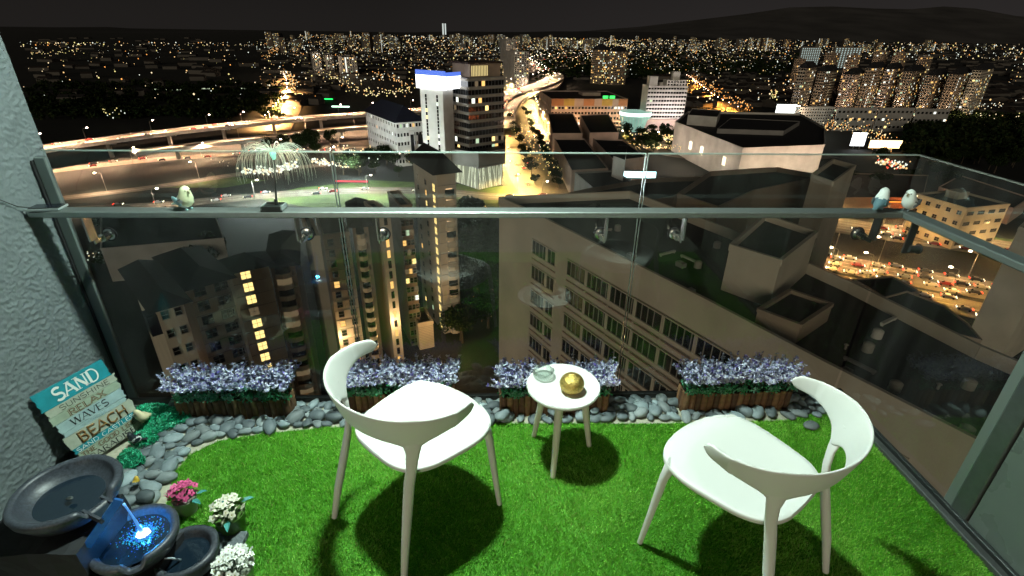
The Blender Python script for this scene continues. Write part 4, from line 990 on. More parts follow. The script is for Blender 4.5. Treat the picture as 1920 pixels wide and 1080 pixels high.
# rooftop boxes of the office block and the taller wings behind it
prism('roof_box', 'dark topped lift house with tan sides on the office block roof', [(1367, 470), (1462, 500), (1530, 445), (1432, 412)], -20, zR+.05, f_tan, r_dk, parapet=.8)
prism('roof_box', 'low dark plant room on the office roof below the lift house', [(1420, 585), (1500, 615), (1560, 575), (1480, 548)], -23.2, zR+.05, f_brn, r_dk, parapet=.4)
prism('roof_wing', 'tan upper wing with a stepped dark terrace, crossing the handrail right of the middle', [(1270, 372), (1345, 398), (1412, 366), (1545, 338), (1455, 322), (1330, 330)], -30, G, f_brn, r_dk, parapet=1.2)
prism('roof_wing', 'grey roofed upper wing left of the tan terrace block, above the handrail', [(1040, 376), (1180, 392), (1262, 376), (1340, 338), (1215, 342), (1100, 362)], -36, G, f_brn, r_dk, parapet=1.2)
prism('roof_wing', 'tall narrow tan slab wall at the right edge of the office block', [(1520, 335), (1560, 350), (1602, 318), (1560, 306)], -24, G, f_tan, r_dk, parapet=1)
# rooftop clutter of the office block: vents, ducts, tanks
rq = random.Random(6)
for k in range(26):
    px = rq.uniform(1120, 1820); lo_ = 407+(px-987)*.532; hi_ = 372+(px-1180)*.44; py = lo_*.35+hi_*.65 if 0 else rq.uniform(max(395, hi_+18), lo_-14) if lo_-14 > max(395, hi_+18) else None
    if py is None: continue
    p = at(px, py, zR); kind_ = rq.choice(['vent', 'vent', 'duct', 'tank', 'cooler'])
    if kind_ == 'tank': m_ = MB().lathe([(0, 0), (.9, 0), (.9, 1.6), (.5, 1.9), (0, 2.0)], 14)
    elif kind_ == 'duct': m_ = MB().box(-2.5, 2.5, -.3, .3, .3, .8).box(-2.4, -2.1, -.2, .2, 0, .29).box(2.1, 2.4, -.2, .2, 0, .29)
    elif kind_ == 'cooler': m_ = MB().box(-1.1, 1.1, -.7, .7, .1, 1.3).lathe([(0, 1.31), (.5, 1.31), (.5, 1.5), (.42, 1.5), (.42, 1.32)], 12)
    else: m_ = MB().tube([(0, 0, 0), (0, 0, 1.0)], .22, 8).lathe([(.42, 1.0), (.1, 1.25), (0, 1.26)], 10)
    o = m_.build('roof_'+kind_, rq.choice([f_grey, m_slabc, f_wht]), tB); o.location = (p.x-tB.location.x, p.y-tB.location.y, zR-G+.02); o.rotation_euler = (0, 0, rotz+rq.choice([0, pi/2])); o.scale = (.55, .55, .5)
# added tan tower at the far right, standing in for a reflection
prism('reflection_tower', 'plain tan tower flank standing in for a reflection, far right behind the side glass', [(1908, 432), (1990, 452), (2100, 400), (1960, 385)], -42, G, f_tan, r_dk, parapet=1)

# ---- roads
m_road = mat('asphalt_warm', (.16, .135, .11), .8, nscale=.25, namt=.25, detail=10); m_deck = mat('concrete_deck', (.24, .21, .17), .8, nscale=.2, namt=.2, detail=10); m_line = mat('road_paint', (.6, .58, .5), .6)
m_grass = mat('verge_grass', (.07, .11, .025), .9, nscale=.15, namt=.3)
ROADZ = [0]
LAMPS = []
def spline(P, step):
    out = []; n = len(P)
    for i in range(n-1):
        p0, p1, p2, p3 = P[max(i-1, 0)], P[i], P[i+1], P[min(i+2, n-1)]; m_ = max(2, int((p2-p1).length/step))
        for k in range(m_):
            t = k/m_; out.append(.5*((2*p1)+(p2-p0)*t+(2*p0-5*p1+4*p2-p3)*t*t+(3*p1-p0-3*p2+p3)*t**3))
    out.append(P[-1]); return out
def road(name, pts, width, z, m=None, deck=False, lamps=0, lit=(1, .62, .3), lp=9000, lines=True, lh=10, side=1, kind='structure', barrier=.9, lamp_label=None):
    ROADZ[0] += 1; zz = z+.02*ROADZ[0]
    P = spline([at(px, py, zz) for px, py in pts], 12); L_, R_ = [], []; acc = [0]
    for i, p in enumerate(P):
        d = (P[min(i+1, len(P)-1)]-P[max(i-1, 0)]); d.z = 0; d.normalize(); nn_ = Vector((-d.y, d.x, 0))*width/2; L_.append(p+nn_); R_.append(p-nn_)
        if i: acc.append(acc[-1]+(p-P[i-1]).length)
    b = MB()
    for i in range(len(P)-1):
        b.quad(L_[i], R_[i], R_[i+1], L_[i+1])
        if deck:
            dz = Vector((0, 0, -1.6)); k = Vector((0, 0, barrier))
            for A, B in ((L_[i], L_[i+1]), (R_[i], R_[i+1])): b.quad(A+dz, B+dz, B+k, A+k, 1)
            b.quad(L_[i]+dz, R_[i]+dz, R_[i+1]+dz, L_[i+1]+dz, 1)
    o = b.build(name, [m or (m_deck if deck else m_road), m_slabc], kind=kind)
    if lines:
        b = MB(); nl = max(1, int(width/4))
        for q in range(1, nl):
            f_ = q/nl
            for i in range(len(P)-1):
                if i % 2 and q != nl//2: continue
                a0 = L_[i].lerp(R_[i], f_); a1 = L_[i+1].lerp(R_[i+1], f_); s_ = (R_[i]-L_[i]).normalized()*.12; u_ = Vector((0, 0, .015))
                b.quad(a0-s_+u_, a0+s_+u_, a1+s_+u_, a1-s_+u_)
        if b.f: b.build('road_markings', m_line, kind='structure')
    if deck:
        b = MB(); nx = 15
        for i, s_ in enumerate(acc):
            if s_ > nx:
                nx = s_+32; p = P[i]; b.box(p.x-1.1, p.x+1.1, p.y-.9, p.y+.9, G, zz-1.62); b.box(p.x-width*.32, p.x+width*.32, p.y-.9, p.y+.9, zz-3.0, zz-1.64)
        if b.f: b.build('road_piers', m_slabc, kind='structure')
    if lamps:
        nx = lamps/2
        for i, s_ in enumerate(acc):
            if s_ > nx:
                nx += lamps; side = -side if name == 'boulevard' else side; d = (P[min(i+1, len(P)-1)]-P[max(i-1, 0)]); LAMPS.append((P[i], (L_[i] if side > 0 else R_[i]), zz, lh, lit, lp, atan2(d.y, d.x)+(pi/2 if side < 0 else -pi/2), lamp_label or 'tall lit lamp post on the '+name.replace('_', ' ')))
    return P, L_, R_
H1 = road('elevated_highway', [(-160, 330), (60, 282), (200, 262), (350, 243), (480, 230), (600, 219), (690, 213), (800, 205)], 17, -68, deck=True, lamps=36, lp=110000, lit=(1, .58, .34), side=-1)
H2 = road('elevated_ramp', [(250, 286), (330, 276), (420, 266), (520, 255), (610, 244), (700, 236), (800, 228)], 11, -72, deck=True, lamps=45, lp=70000, lit=(1, .55, .3))
H3 = road('lower_road', [(-100, 345), (80, 322), (250, 303), (420, 290), (560, 283), (700, 278)], 15, G, lamps=50, lp=38000, lit=(1, .66, .38), side=-1)
H4 = road('slip_road', [(60, 378), (200, 362), (330, 345), (480, 322), (640, 306)], 10, G+.1, lamps=45, lp=20000, lit=(1, .68, .42))
H5 = road('front_road', [(-80, 408), (100, 396), (300, 385), (480, 368), (640, 358), (800, 358), (960, 370), (1150, 362)], 13, G+.2, lamps=50, lp=9000, lit=(1, .8, .55), side=-1)
H6 = road('far_expressway', [(860, 205), (930, 183), (980, 168), (1022, 156), (1040, 142), (1018, 128), (1006, 118), (1040, 110), (1110, 106), (1160, 100)], 34, -72, deck=True, lamps=50, lp=80000, lit=(1, .68, .45), lh=14)
H6b = road('far_ramp', [(950, 240), (960, 200), (985, 180), (1035, 165), (1050, 148)], 14, -74, deck=True, lamps=60, lp=40000, lit=(1, .66, .4), lh=12)
BV = road('boulevard', [(968, 180), (972, 230), (985, 270), (1003, 300), (1022, 330), (1052, 366)], 46, G+.3, lamps=16, lp=60000, lit=(1, .66, .22), lines=False)
BV2 = road('boulevard_far_carriageway', [(968, 180), (958, 130), (952, 110)], 26, G+.3, lamps=80, lp=45000, lit=(1, .66, .22), lines=False)
road('left_avenue', [(520, 245), (545, 205), (556, 180), (552, 160), (545, 148)], 22, G+.35, lamps=32, lp=260000, lit=(1, .50, .16), lines=False)
road('orange_street', [(1400, 222), (1350, 195), (1325, 175), (1305, 158), (1292, 150)], 15, G+.3, lamps=30, lp=110000, lit=(1, .38, .06), lines=False)
road('mall_street', [(1100, 290), (1200, 270), (1260, 290), (1400, 300), (1560, 292)], 16, G+.3, lamps=30, lp=50000, lit=(1, .62, .25), lines=False)
RR = road('expressway', [(1420, 402), (1560, 420), (1700, 441), (1850, 462), (2050, 492)], 26, G+.2, lamps=34, lp=20000, lit=(1, .66, .30))
RR2 = road('jammed_road', [(1440, 468), (1560, 492), (1650, 508), (1760, 528), (1900, 552), (2050, 580)], 20, G+.3, lamps=26, lp=13000, lit=(1, .55, .22))
RR3 = road('service_road', [(1440, 505), (1560, 528), (1700, 553), (1870, 590), (2050, 630)], 16, G+.4, lamps=22, lp=14000, lit=(1, .55, .14))
# verges
def verge(name, pts): 
    ROADZ[0] += 1; P = [at(px, py, G+.006*ROADZ[0]) for px, py in pts]
    return MB().add(P, [tuple(range(len(P)))]).build(name, m_grass, kind='structure')
verge('grass_verge', [(480, 372), (560, 352), (700, 338), (860, 345), (1000, 352), (1100, 372), (900, 395), (600, 392)])
verge('grass_verge', [(300, 352), (420, 330), (500, 338), (420, 352)]); verge('grass_verge', [(1560, 408), (1700, 425), (1950, 455), (1960, 470), (1700, 440), (1560, 418)])

# ---- street lamps: post, arm, head and its own light
lamp_meshes = {}
def street_lamp(p, base, zz, lh, lit, lp, rz, label):
    t = thing('street_lamp', label, 'street lamp', (base.x, base.y, zz), rz+pi, 'lit street lamps along the roads')
    k = (lh, tuple(lit))
    if k not in lamp_meshes:
        mp = MB().tube([(0, 0, 0), (0, 0, lh*.95), (0, .3, lh), (0, 2.4, lh+.35)], [.13, .08, .07, .06], 6).mesh('post', m_slabc)
        mh = MB().ell((0, 2.6, lh+.35), (.42, .65, .30), 8, 5).mesh('lamp_head', emat('lamp_glow_%d' % len(lamp_meshes), tuple(.35+.65*c for c in lit), 30))
        lamp_meshes[k] = (mp, mh)
    link('post', lamp_meshes[k][0], t); link('lamp_head', lamp_meshes[k][1], t)
    l = bpy.data.lights.new('lamp_light', 'SPOT'); l.energy = lp*(3.2 if 'boulevard' in label else 1.7); l.color = lit; l.shadow_soft_size = .4; l.spot_size = radians(156); l.spot_blend = .45
    o = bpy.data.objects.new('lamp_light', l); C.objects.link(o); o.parent = t; o.location = (0, 2.6, lh-.4)
seen = {}
for L in LAMPS:
    x, y = proj(L[1])
    if -120 < x < 2040 and -10 < y < 760: street_lamp(*L)
print('lamps', len(LAMPS))
# soft white floodlights over the car park at the left, beyond the glass
for (px, py, e) in ((470, 338, 40000), (520, 336, 40000), (575, 322, 30000), (640, 318, 40000), (700, 330, 30000), (655, 298, 30000)):
    p = at(px, py, G+12); plight('floodlight', p, e, (.85, 1, .97), .6)
# =================================================================== MIDDLE DISTANCE LANDMARKS
def bands(parent_wall, W_, H_, n, side, lit=.12, mats=None):        # ribbon windows: strips of panes between proud slabs
    b = MB(); fh = H_/n
    for j in range(n):
        z = j*fh; c = 0
        while c < W_-.5:
            w_ = min(2.4, W_-c); mi = winprob(lit)
            if side == 0: b.quad((c, -.04, z+.9), (c+w_-.15, -.04, z+.9), (c+w_-.15, -.04, z+fh*.80), (c, -.04, z+fh*.80), mi)
            else: b.quad((-.04, c+w_-.15, z+.9), (-.04, c, z+.9), (-.04, c, z+fh*.80), (-.04, c+w_-.15, z+fh*.80), mi)
            c += w_
    b.build('windows', WM, parent_wall, kind='stuff')
    b = MB()
    for j in range(n+1):
        z = j*fh
        if side == 0: b.box(.02, W_-.02, -.7, -.002, z-.35, z+.55)
        else: b.box(-.7, -.002, .02, W_-.02, z-.35, z+.55)
    b.build('floor_slabs', m_slabc, parent_wall)
t, w, a, b_, h = block('office_tower', 'ribbon windowed office tower with the white lit screen, centre of the skyline', 877, 305, 150, 832, 945, 38, f_grey, 'flat', r_dk, None, 'tower')
T1 = t; bands(w, a, h, 13, 0, .11); bands(w, b_, h, 13, 1, .08)
pr = MB().box(a*.12, a*.95, 2, b_*.8, h+1.0, h+8).build('penthouse', f_brn, t)
MB().quad((a*.14, 1.9, h+1.6), (a*.60, 1.9, h+1.6), (a*.60, 1.9, h+7), (a*.14, 1.9, h+7)).build('lit_crown', mat('crown_yellow_glass', (.1, .08, .03), .3, emit=(1, .80, .34), es=.8, nscale=.8, namt=.5), pr)
for k in range(12):
    MB().box(a*.14+k*a*.46/11-.15, a*.14+k*a*.46/11+.15, 1.6, 1.85, h+1.5, h+7.2).build('mullion', f_brn, pr)
MB().box(a*.05, a*1.0, 1, b_*.9, h+8.02, h+8.8).build('roof_cap', r_brn, pr)
t, w, a, b_, h = block('stair_core_tower', 'pale slab tower with narrow vertical window strips, left side of the office tower', 829, 300, 150, 786, 848, 52, f_wht, 'flat', r_dk, None, 'tower')
face_windows(w, b_, h*.86, 26, 2, 1.3, 1.7, 1, .10, False, colset={0: (3, .25), 1: (2, .22)})
# the lit screen wrapped round the top
scr = thing('led_screen', 'bright white lit screen with a blue band at the top of the office tower', 'screen', t.location, t.rotation_euler[2])
hs = t.location.z-G+h; MB().box(-1.2, -.4, -3, b_+1.5, h-5, h+2).build('screen_panel', mat('screen_white', (.02,)*3, .5, emit=(.92, .96, 1), es=4), scr)
MB().box(-1.3, 14, -1.3, -.5, h-5, h+1.5).build('screen_panel', emat('screen_white2', (.92, .96, 1), 4), scr)
MB().box(-1.3, -.4, -3, b_+1.5, h+2.02, h+4.5).build('blue_band', emat('screen_blue', (.12, .25, 1), .9), scr); MB().box(-1.2, 14, -1.2, -.5, h+1.52, h+3.6).build('blue_band', emat('screen_blue', (0, 0, 1), 1), scr)
# podium with white lattice
zp = -66
t, w, Q, H_ = prism('podium', 'grey louvred podium under the office tower, behind the glass top edge', [(784, 273), (897, 289), (948, 282), (948, 258), (784, 250)], -60, -67.9, f_grey, r_dk)
t, w, a, b_, h = block('lattice_pavilion', 'glowing pavilion with a white criss-cross lattice, behind the glass below the office tower', 897, 292, 316, 852, 943, 40, f_grey, 'flat', r_dk, None, 'pavilion')
glow = mat('pavilion_glow', (.1, .1, .08), .5, emit=(.80, .85, .58), es=.30, nscale=.25, namt=.4)
MB().quad((.2, -.05, .5), (a-.2, -.05, .5), (a-.2, -.05, h-.4), (.2, -.05, h-.4)).build('glowing_panel', glow, w)
MB().quad((-.05, b_-.2, .5), (-.05, .2, .5), (-.05, .2, h-.4), (-.05, b_-.2, h-.4)).build('glowing_panel', glow, w)
m_lat = mat('lattice_white', (.8, .82, .75), .5, emit=(.9, .95, .7), es=.75)
b = MB()
for L_, sd3 in ((a, 0), (b_, 1)):
    for k in range(20):
        x0 = R.uniform(0, L_); x1 = min(L_, max(0, x0+R.uniform(-3.5, 3.5)))
        P0, P1 = ((x0, -.2, .3), (x1, -.2, h)) if sd3 == 0 else ((-.2, x0, .3), (-.2, x1, h))
        b.tube([P0, P1], .13, 4)
b.build('lattice', m_lat, t)
# dark blue roofed white building
t, w, a, b_, h = block('civic_building', 'white building with a dark blue hipped roof and lit facade, left of the office tower', 742, 345, 230, 685, 795, 30, f_wht, 'hip', r_blue, None, rh=9, over=1.5)
face_windows(w, a, h, 5, 9, 1.2, 2.2, 0, .22); face_windows(w, b_, h, 5, 12, 1.2, 2.0, 1, .12)
MB().box(a*.42, a*.60, -1.2, -.06, 3, h*.80).build('portal_frame', f_wht, w); MB().quad((a*.45, -1.23, 5), (a*.57, -1.23, 5), (a*.57, -1.23, h*.72), (a*.45, -1.23, h*.72)).build('portal_window', w_dk, w)
for dx, dy, e in ((-14, 6, 4500), (a*.3, -14, 4500), (a*.8, -14, 3500), (-12, b_*.6, 3500)):
    p = t.matrix_basis @ Vector((dx, dy, 6)); p = Vector((t.location.x, t.location.y, G))+Matrix.Rotation(t.rotation_euler[2], 3, 'Z') @ Vector((dx, dy, 6)); plight('facade_floodlight', p, e, (1, .85, .62) if dy < 0 else (.9, .95, 1), .5)
t, w, a, b_, h = block('low_block', 'dark low block with a pitched roof in front of the office tower', 850, 318, 262, 792, 895, 40, f_grey, 'hip', r_dk, None, rh=3)
# four dark roofed market halls
halls = [('market_hall', 'dark roofed market hall nearest the boulevard, far row', [(1028, 214), (1074, 214), (1092, 252), (1036, 252)]), ('market_hall', 'dark roofed market hall of the far row, beside the round glass hall', [(1088, 217), (1140, 215), (1160, 250), (1106, 251)]),
         ('market_hall', 'dark roofed market hall nearest the boulevard, near row above the glass edge', [(1040, 262), (1096, 262), (1140, 318), (1072, 322)]), ('market_hall', 'dark roofed market hall of the near row with a pale gable end', [(1112, 262), (1168, 264), (1212, 296), (1152, 304)])]
for nme, lb, pts in halls:
    t, w, Q, H_ = prism(nme, lb, pts, -66, G, f_pink, r_dk, group='market halls beside the boulevard')
prism('market_hall', 'grey roofed hall behind the glass, between the boulevard and the cyan screens', [(1078, 326), (1150, 322), (1190, 345), (1120, 362)], -67, G, f_grey, r_dk, group='market halls beside the boulevard')
prism('gable_tower', 'thin pale gable wall standing among the market halls at the glass edge', [(1150, 292), (1172, 300), (1176, 274), (1160, 272)], -56, G, f_wht, r_dk, parapet=0)
# round glass hall glowing green white
c = at(1188, 244, G); gh = thing('glass_hall', 'round glass hall glowing pale green, between the market halls and the shopping mall', 'hall', (c.x, c.y, G))
MB().lathe([(11, 0), (14, 12), (14.5, 17), (0, 18)], 28).build('glass_wall', mat('glass_hall_glow', (.1, .2, .16), .3, emit=(.42, .75, .60), es=.55, nscale=.2, namt=.6), gh, True, 30)
for k in range(28):
    a0 = 2*pi*k/28; MB().tube([(11.1*cos(a0), 11.1*sin(a0), 0), (14.1*cos(a0), 14.1*sin(a0), 12), (14.6*cos(a0), 14.6*sin(a0), 17)], .16, 4).build('mullion', f_wht, gh)
MB().lathe([(14.8, 14), (14.8, 17)], 28).build('light_band', emat('hall_white_band', (.85, 1, .95), 2.2), gh)
# terrace of shops with coloured fronts
t, w, a, b_, h = block('shop_terrace', 'long four storey shop terrace with orange and yellow bays and a dark roof', 1034, 520, 187, 992, 1192, 4, f_pink, 'flat', r_brn, None)
face_windows(w, a, h*.78, 4, int(a/3.2), 2.0, 2.0, 0, .12); face_windows(w, b_, h*.8, 4, 7, 2.4, 2.0, 1, .1)
for k, (f0, f1, m_) in enumerate(((0, .16, f_org), (.16, .30, f_yel), (.42, .56, f_org), (.66, .80, f_yel), (.88, 1, f_org))):
    MB().box(a*f0+.1, a*f1-.1, -.5, -.06, h*.78, h+.9).build('coloured_bay', m_, w)
for q in (.70, .79): MB().box(a*q-2.6, a*q+2.6, -.6, -.3, h+1.2, h+3.8).build('green_sign', emat('sign_green', (.05, 1, .15), 1.6), w)
for k in range(9):
    p = Vector((t.location.x, t.location.y, G+4))+Matrix.Rotation(t.rotation_euler[2], 3, 'Z') @ Vector((a*(k+.5)/9, -9, 0)); plight('shop_front_light', p, 3500, (1, .62, .32), .5)
# white hotel
t, w, a, b_, h = block('hotel', 'white hotel with rows of small windows and stepped roofs, right of the shop terrace', 1216, 505, 163, 1205, 1290, 3, f_wht, 'flat', r_brn, None)
face_windows(w, a, h, 11, 14, 2.2, 1.5, 0, .03); MB().box(a*.02, a*.22, .5, b_*.5, h+1, h+9).build('tower_room', f_wht, w)
MB().box(a*.45, a*.98, .3, b_*.6, h+.9, h+6).build('upper_storeys', f_wht, w); MB().box(a*.6, a*.78, 2, b_*.4, h+6.05, h+13).build('tower_room', f_wht, w)
b = MB()
for j in range(2):
    for i in range(8): b.quad((a*.48+i*2.8, .24, h+1.3+j*2.4), (a*.48+i*2.8+1.7, .24, h+1.3+j*2.4), (a*.48+i*2.8+1.7, .24, h+2.6+j*2.4), (a*.48+i*2.8, .24, h+2.6+j*2.4))
b.build('windows', w_dk, w, kind='stuff')
MB().box(-2, a+2, -7, -.1, 0, 11).build('hotel_podium', f_pink, w)
for q in (.2, .6, .95):
    p = Vector((t.location.x, t.location.y, G+16))+Matrix.Rotation(t.rotation_euler[2], 3, 'Z') @ Vector((a*q, -16, 0)); plight('hotel_floodlight', p, 9000, (1, .86, .82), .6)
# twin brown towers with pitched roofs
g2 = 'twin brown apartment towers'
t, w, a, b_, h = block('apartment_tower', 'brown apartment tower with a pitched roof, left one of the twins behind the shop terrace', 1132, 1000, 94, 1111, 1144, 35, f_brn, 'hip', r_dk, g2, rh=10); face_windows(w, a, h, 17, 7, 2, 1.6, 0, .38); face_windows(w, b_, h, 17, 8, 2, 1.6, 1, .25)
t, w, a, b_, h = block('apartment_tower', 'brown apartment tower with a pitched roof, right one of the twins behind the shop terrace', 1156, 985, 97, 1143, 1178, 35, f_brn, 'hip', r_dk, g2, rh=9); face_windows(w, a, h, 17, 7, 2, 1.6, 0, .38); face_windows(w, b_, h, 17, 6, 2, 1.6, 1, .3)
# shopping mall with the large dark roof
t, w, Q, H_ = prism('shopping_mall', 'wide white shopping mall with a huge dark roof, right of the market halls', [(1266, 232), (1392, 282), (1545, 276), (1545, 242), (1500, 216), (1290, 212)], -59, G, f_wht, r_dk, parapet=1.6)
for i in range(len(Q)): pass
pa, pb = at(1266, 232, -59), at(1392, 282, -59)
dv2 = (pb-pa); dv2.z = 0; L2 = dv2.length; dv2.normalize(); o2 = Vector((-dv2.y, dv2.x, 0)); o2 = o2 if o2.y < 0 else -o2
lw = MB()
for q in (.30, .48, .80): 
    p = pa+dv2*L2*q+o2*.3; p.z = -72; lw.quad(p, p+dv2*4, p+dv2*4+Vector((0, 0, 5.5)), p+Vector((0, 0, 5.5)))
o = lw.build('lit_window', emat('mall_window_glow', (1, .85, .62), 2.5), t); o.location = -t.location
for q in (.15, .5, .85):
    p = pa+dv2*L2*q+o2*16; p.z = -70; plight('mall_floodlight', p, 8000, (1, .78, .60), .6)
for q in (.2, .6, .95):
    p = at(1392, 282, -59).lerp(at(1545, 276, -59), q)+Vector((0, -14, -8)); plight('mall_floodlight', p, 9000, (1, .72, .52), .6)
prism('roof_plant', 'white plant room on the left end of the mall roof', [(1290, 216), (1345, 220), (1352, 208), (1298, 204)], -52, -58.9, f_wht, r_dk, parapet=.3)
prism('roof_plant', 'long grey plant deck on the right half of the mall roof', [(1345, 242), (1470, 246), (1500, 228), (1370, 222)], -56, -58.9, f_grey, r_dk, parapet=.3)
# lit screens and signs
def screen(name, label, pxL, pxR, pyT, pyB, d, col, s, cat='screen', pole=True):
    A, zt = place(pxL, d, pyT); B, _ = place(pxR, d, pyT); lo, hi = G-60, zt
    for _ in range(40):
        m_ = (lo+hi)/2
        if proj((A.x, A.y, m_))[1] > pyB: lo = m_
        else: hi = m_
    zb = max(lo, G+1); e = (B-A); L_ = e.length; t = thing(name, label, cat, (A.x, A.y, zb), atan2(e.y, e.x))
    MB().box(0, L_, 0, .8, 0, zt-zb).build('casing', r_dk, t)
    MB().quad((.3, -.03, .3), (L_-.3, -.03, .3), (L_-.3, -.03, zt-zb-.3), (.3, -.03, zt-zb-.3)).build('lit_face', emat('lit_'+name+str(len(bpy.data.materials)), col, s), t)
    if pole and zb > G+1.5: MB().box(L_*.3, L_*.3+.6, .2, .7, G-zb, -.01).box(L_*.7, L_*.7+.6, .2, .7, G-zb, -.01).build('posts', f_grey, t)
    return t
screen('billboard', 'large white lit billboard left of the white block, below the apartment cluster', 1457, 1496, 195, 219, 560, (.95, 1, .93), 4)
screen('billboard', 'white lit billboard beside the orange canopies, just above the glass on the right', 1600, 1628, 248, 274, 430, (.95, .97, 1), 4)
screen('canopy_sign', 'long glowing orange and white canopy above the glass on the right', 1632, 1694, 262, 278, 420, (1, .62, .28), 5, 'canopy')
screen('cyan_screen', 'bright cyan white screen strip behind the glass, left of the second joint', 1163, 1232, 320, 334, 285, (.55, .95, 1), 4)
screen('cyan_screen', 'short turquoise screen strip behind the glass, left end of the cyan strip', 1130, 1160, 333, 341, 280, (.1, .8, .85), 2.5)
screen('pink_sign', 'short white and pink lit sign behind the glass beside the boulevard', 1091, 1120, 325, 331, 290, (1, .75, .95), 4, 'sign')
screen('station_sign', 'small white and green lit station roof left of the civic building', 622, 656, 203, 212, 640, (.65, 1, .75), 4, 'sign')
screen('green_sign', 'thin green neon sign left of the office tower', 602, 624, 184, 187, 700, (.02, 1, .15), 2.5, 'sign')
screen('red_sign', 'red and yellow lit strip behind the bird pair on the handrail', 1640, 1742, 376, 380, 235, (1, .30, .04), 3, 'sign')
screen('red_roof_sign', 'long red lit roof edge behind the glass right of the first joint', 628, 690, 337, 343, 300, (1, .03, .06), 1.6, 'sign')
screen('purple_sign', 'tiny violet lit sign at the far right of the apartment cluster', 1889, 1902, 206, 208, 700, (.8, .2, 1), 3, 'sign')
for (xa, xb, ya, yb, d_, lb) in ((262, 345, 186, 190, 800, 'row of pale greenish lit depot roofs, left part of the dark hillside'), (368, 404, 182, 188, 820, 'bright greenish lit depot roof, right part of the dark hillside'), (440, 470, 181, 187, 830, 'white lit depot roof next to the avenue on the left')):
    screen('depot_roof', lb, xa, xb, ya, yb, d_, (.75, .9, .60), .9, 'roof', False)
p = at(1210, 330, G+12)
plight('cyan_screen_light', p+Vector((0, -8, 4)), 5000, (.5, .9, 1), 1)
plight('red_sign_light', at(1690, 385, G+5)+Vector((0, -6, 3)), 5000, (1, .2, .05), 1)
t, w, a, b_, h = block('white_block', 'white block with a grid of small windows, right of the large lit billboard', 1500, 545, 203, 1492, 1566, 6, f_wht, 'flat', r_dk, None); face_windows(w, a, h, 6, 14, 1.4, 1.2, 0, .05)
plight('billboard_light', at(1478, 232, G+10), 30000, (.8, 1, .95), 1)
t, w, a, b_, h = block('orange_lit_block', 'orange lit apartment block with square windows, behind the right handrail', 1812, 208, 394, 1716, 1892, 14, f_crm, 'flat', r_dk, None)
face_windows(w, b_, h, 4, 5, 1.8, 1.6, 1, .0, True); face_windows(w, a, h, 4, 4, 3.6, 1.5, 0, 0, True)
for q in ((-9, 8), (-8, 26), (14, -9), (34, -9)):
    plight('forecourt_light', Vector((t.location.x, t.location.y, G+6))+Matrix.Rotation(t.rotation_euler[2], 3, 'Z') @ Vector((q[0], q[1], 0)), 5200, (1, .60, .22), .5)
prism('warehouse', 'red brown roofed warehouse behind the glass above the red lit strip', [(1560, 372), (1730, 372), (1740, 330), (1590, 326)], -72, G, f_brn, r_brn, parapet=.6)
prism('shop_row', 'low pink roofed shop row behind the side glass near its top edge', [(1760, 352), (1900, 392), (1930, 372), (1800, 330)], -72, G, f_pink, r_brn, parapet=.6)
t, w, Q, H_ = prism('dark_hall', 'large black roofed hall beyond the office roof, next to the jammed road', [(1655, 560), (1720, 610), (1840, 640), (1815, 610), (1770, 575), (1700, 548)], -70, G, f_brn, r_dk, parapet=.5)
prism('dark_hall', 'smaller black roofed hall left of the larger one beyond the office roof', [(1600, 525), (1660, 560), (1725, 548), (1672, 520)], -71, G, f_brn, r_dk, parapet=.5)

# ---- apartment cluster on the right
gC = 'apartment towers of the cluster on the right'
cl_ = [(1512, 128, 1498, 1532, 560, 'leftmost tower of the right apartment cluster'), (1548, 134, 1534, 1572, 600, 'tower with white lit balconies, second from the left in the right cluster'),
       (1600, 140, 1582, 1622, 590, 'apartment tower of the right cluster, behind the left end of the terraces'), (1640, 128, 1624, 1662, 600, 'apartment tower with one bright lit stair strip, middle of the right cluster'),
       (1672, 130, 1660, 1692, 610, 'slender tower right of the bright stair strip in the right cluster'), (1712, 134, 1694, 1735, 600, 'broad tower above the middle of the terraces in the right cluster'),
       (1755, 142, 1737, 1778, 590, 'tower with scattered warm windows, right of the broad one in the cluster'), (1800, 140, 1780, 1822, 585, 'tower with a long dotted stair strip, near the right end of the cluster'),
       (1842, 132, 1824, 1868, 600, 'rightmost tower of the right apartment cluster')]
for (pn, pt, pl_, pr_, d, lb) in cl_:
    t, w, a, b_, h = block('apartment_tower', lb, pn, d, pt, pl_, pr_, 40, R.choice([f_tan, f_pink, f_brn]), 'hip', r_dk, gC, rh=6)
    face_windows(w, a, h, 17, max(3, int(a/3.4)), 1.9, 1.5, 0, .16, colset={1: (3, .7)} if 'strip' in lb or 'white lit' in lb else None); face_windows(w, b_, h, 17, max(3, int(b_/3.4)), 1.9, 1.5, 1, .14)
    # recessed balcony bays give the facade depth
    bb2 = MB()
    for j in range(17): bb2.box(a*.55, a*.85, -1.1, -.05, j*h/17, j*h/17+1.0)
    bb2.build('balconies', f_crm, w)
    plight('cluster_light', t.location+Vector((-6, -22, 14)), 6000, (1, .70, .45), .5)
bk = [(1560, 100, 1548, 1575, 900), (1600, 104, 1588, 1615, 880), (1655, 98, 1640, 1668, 900), (1690, 100, 1676, 1704, 880), (1735, 108, 1722, 1750, 860), (1500, 112, 1490, 1512, 900)]
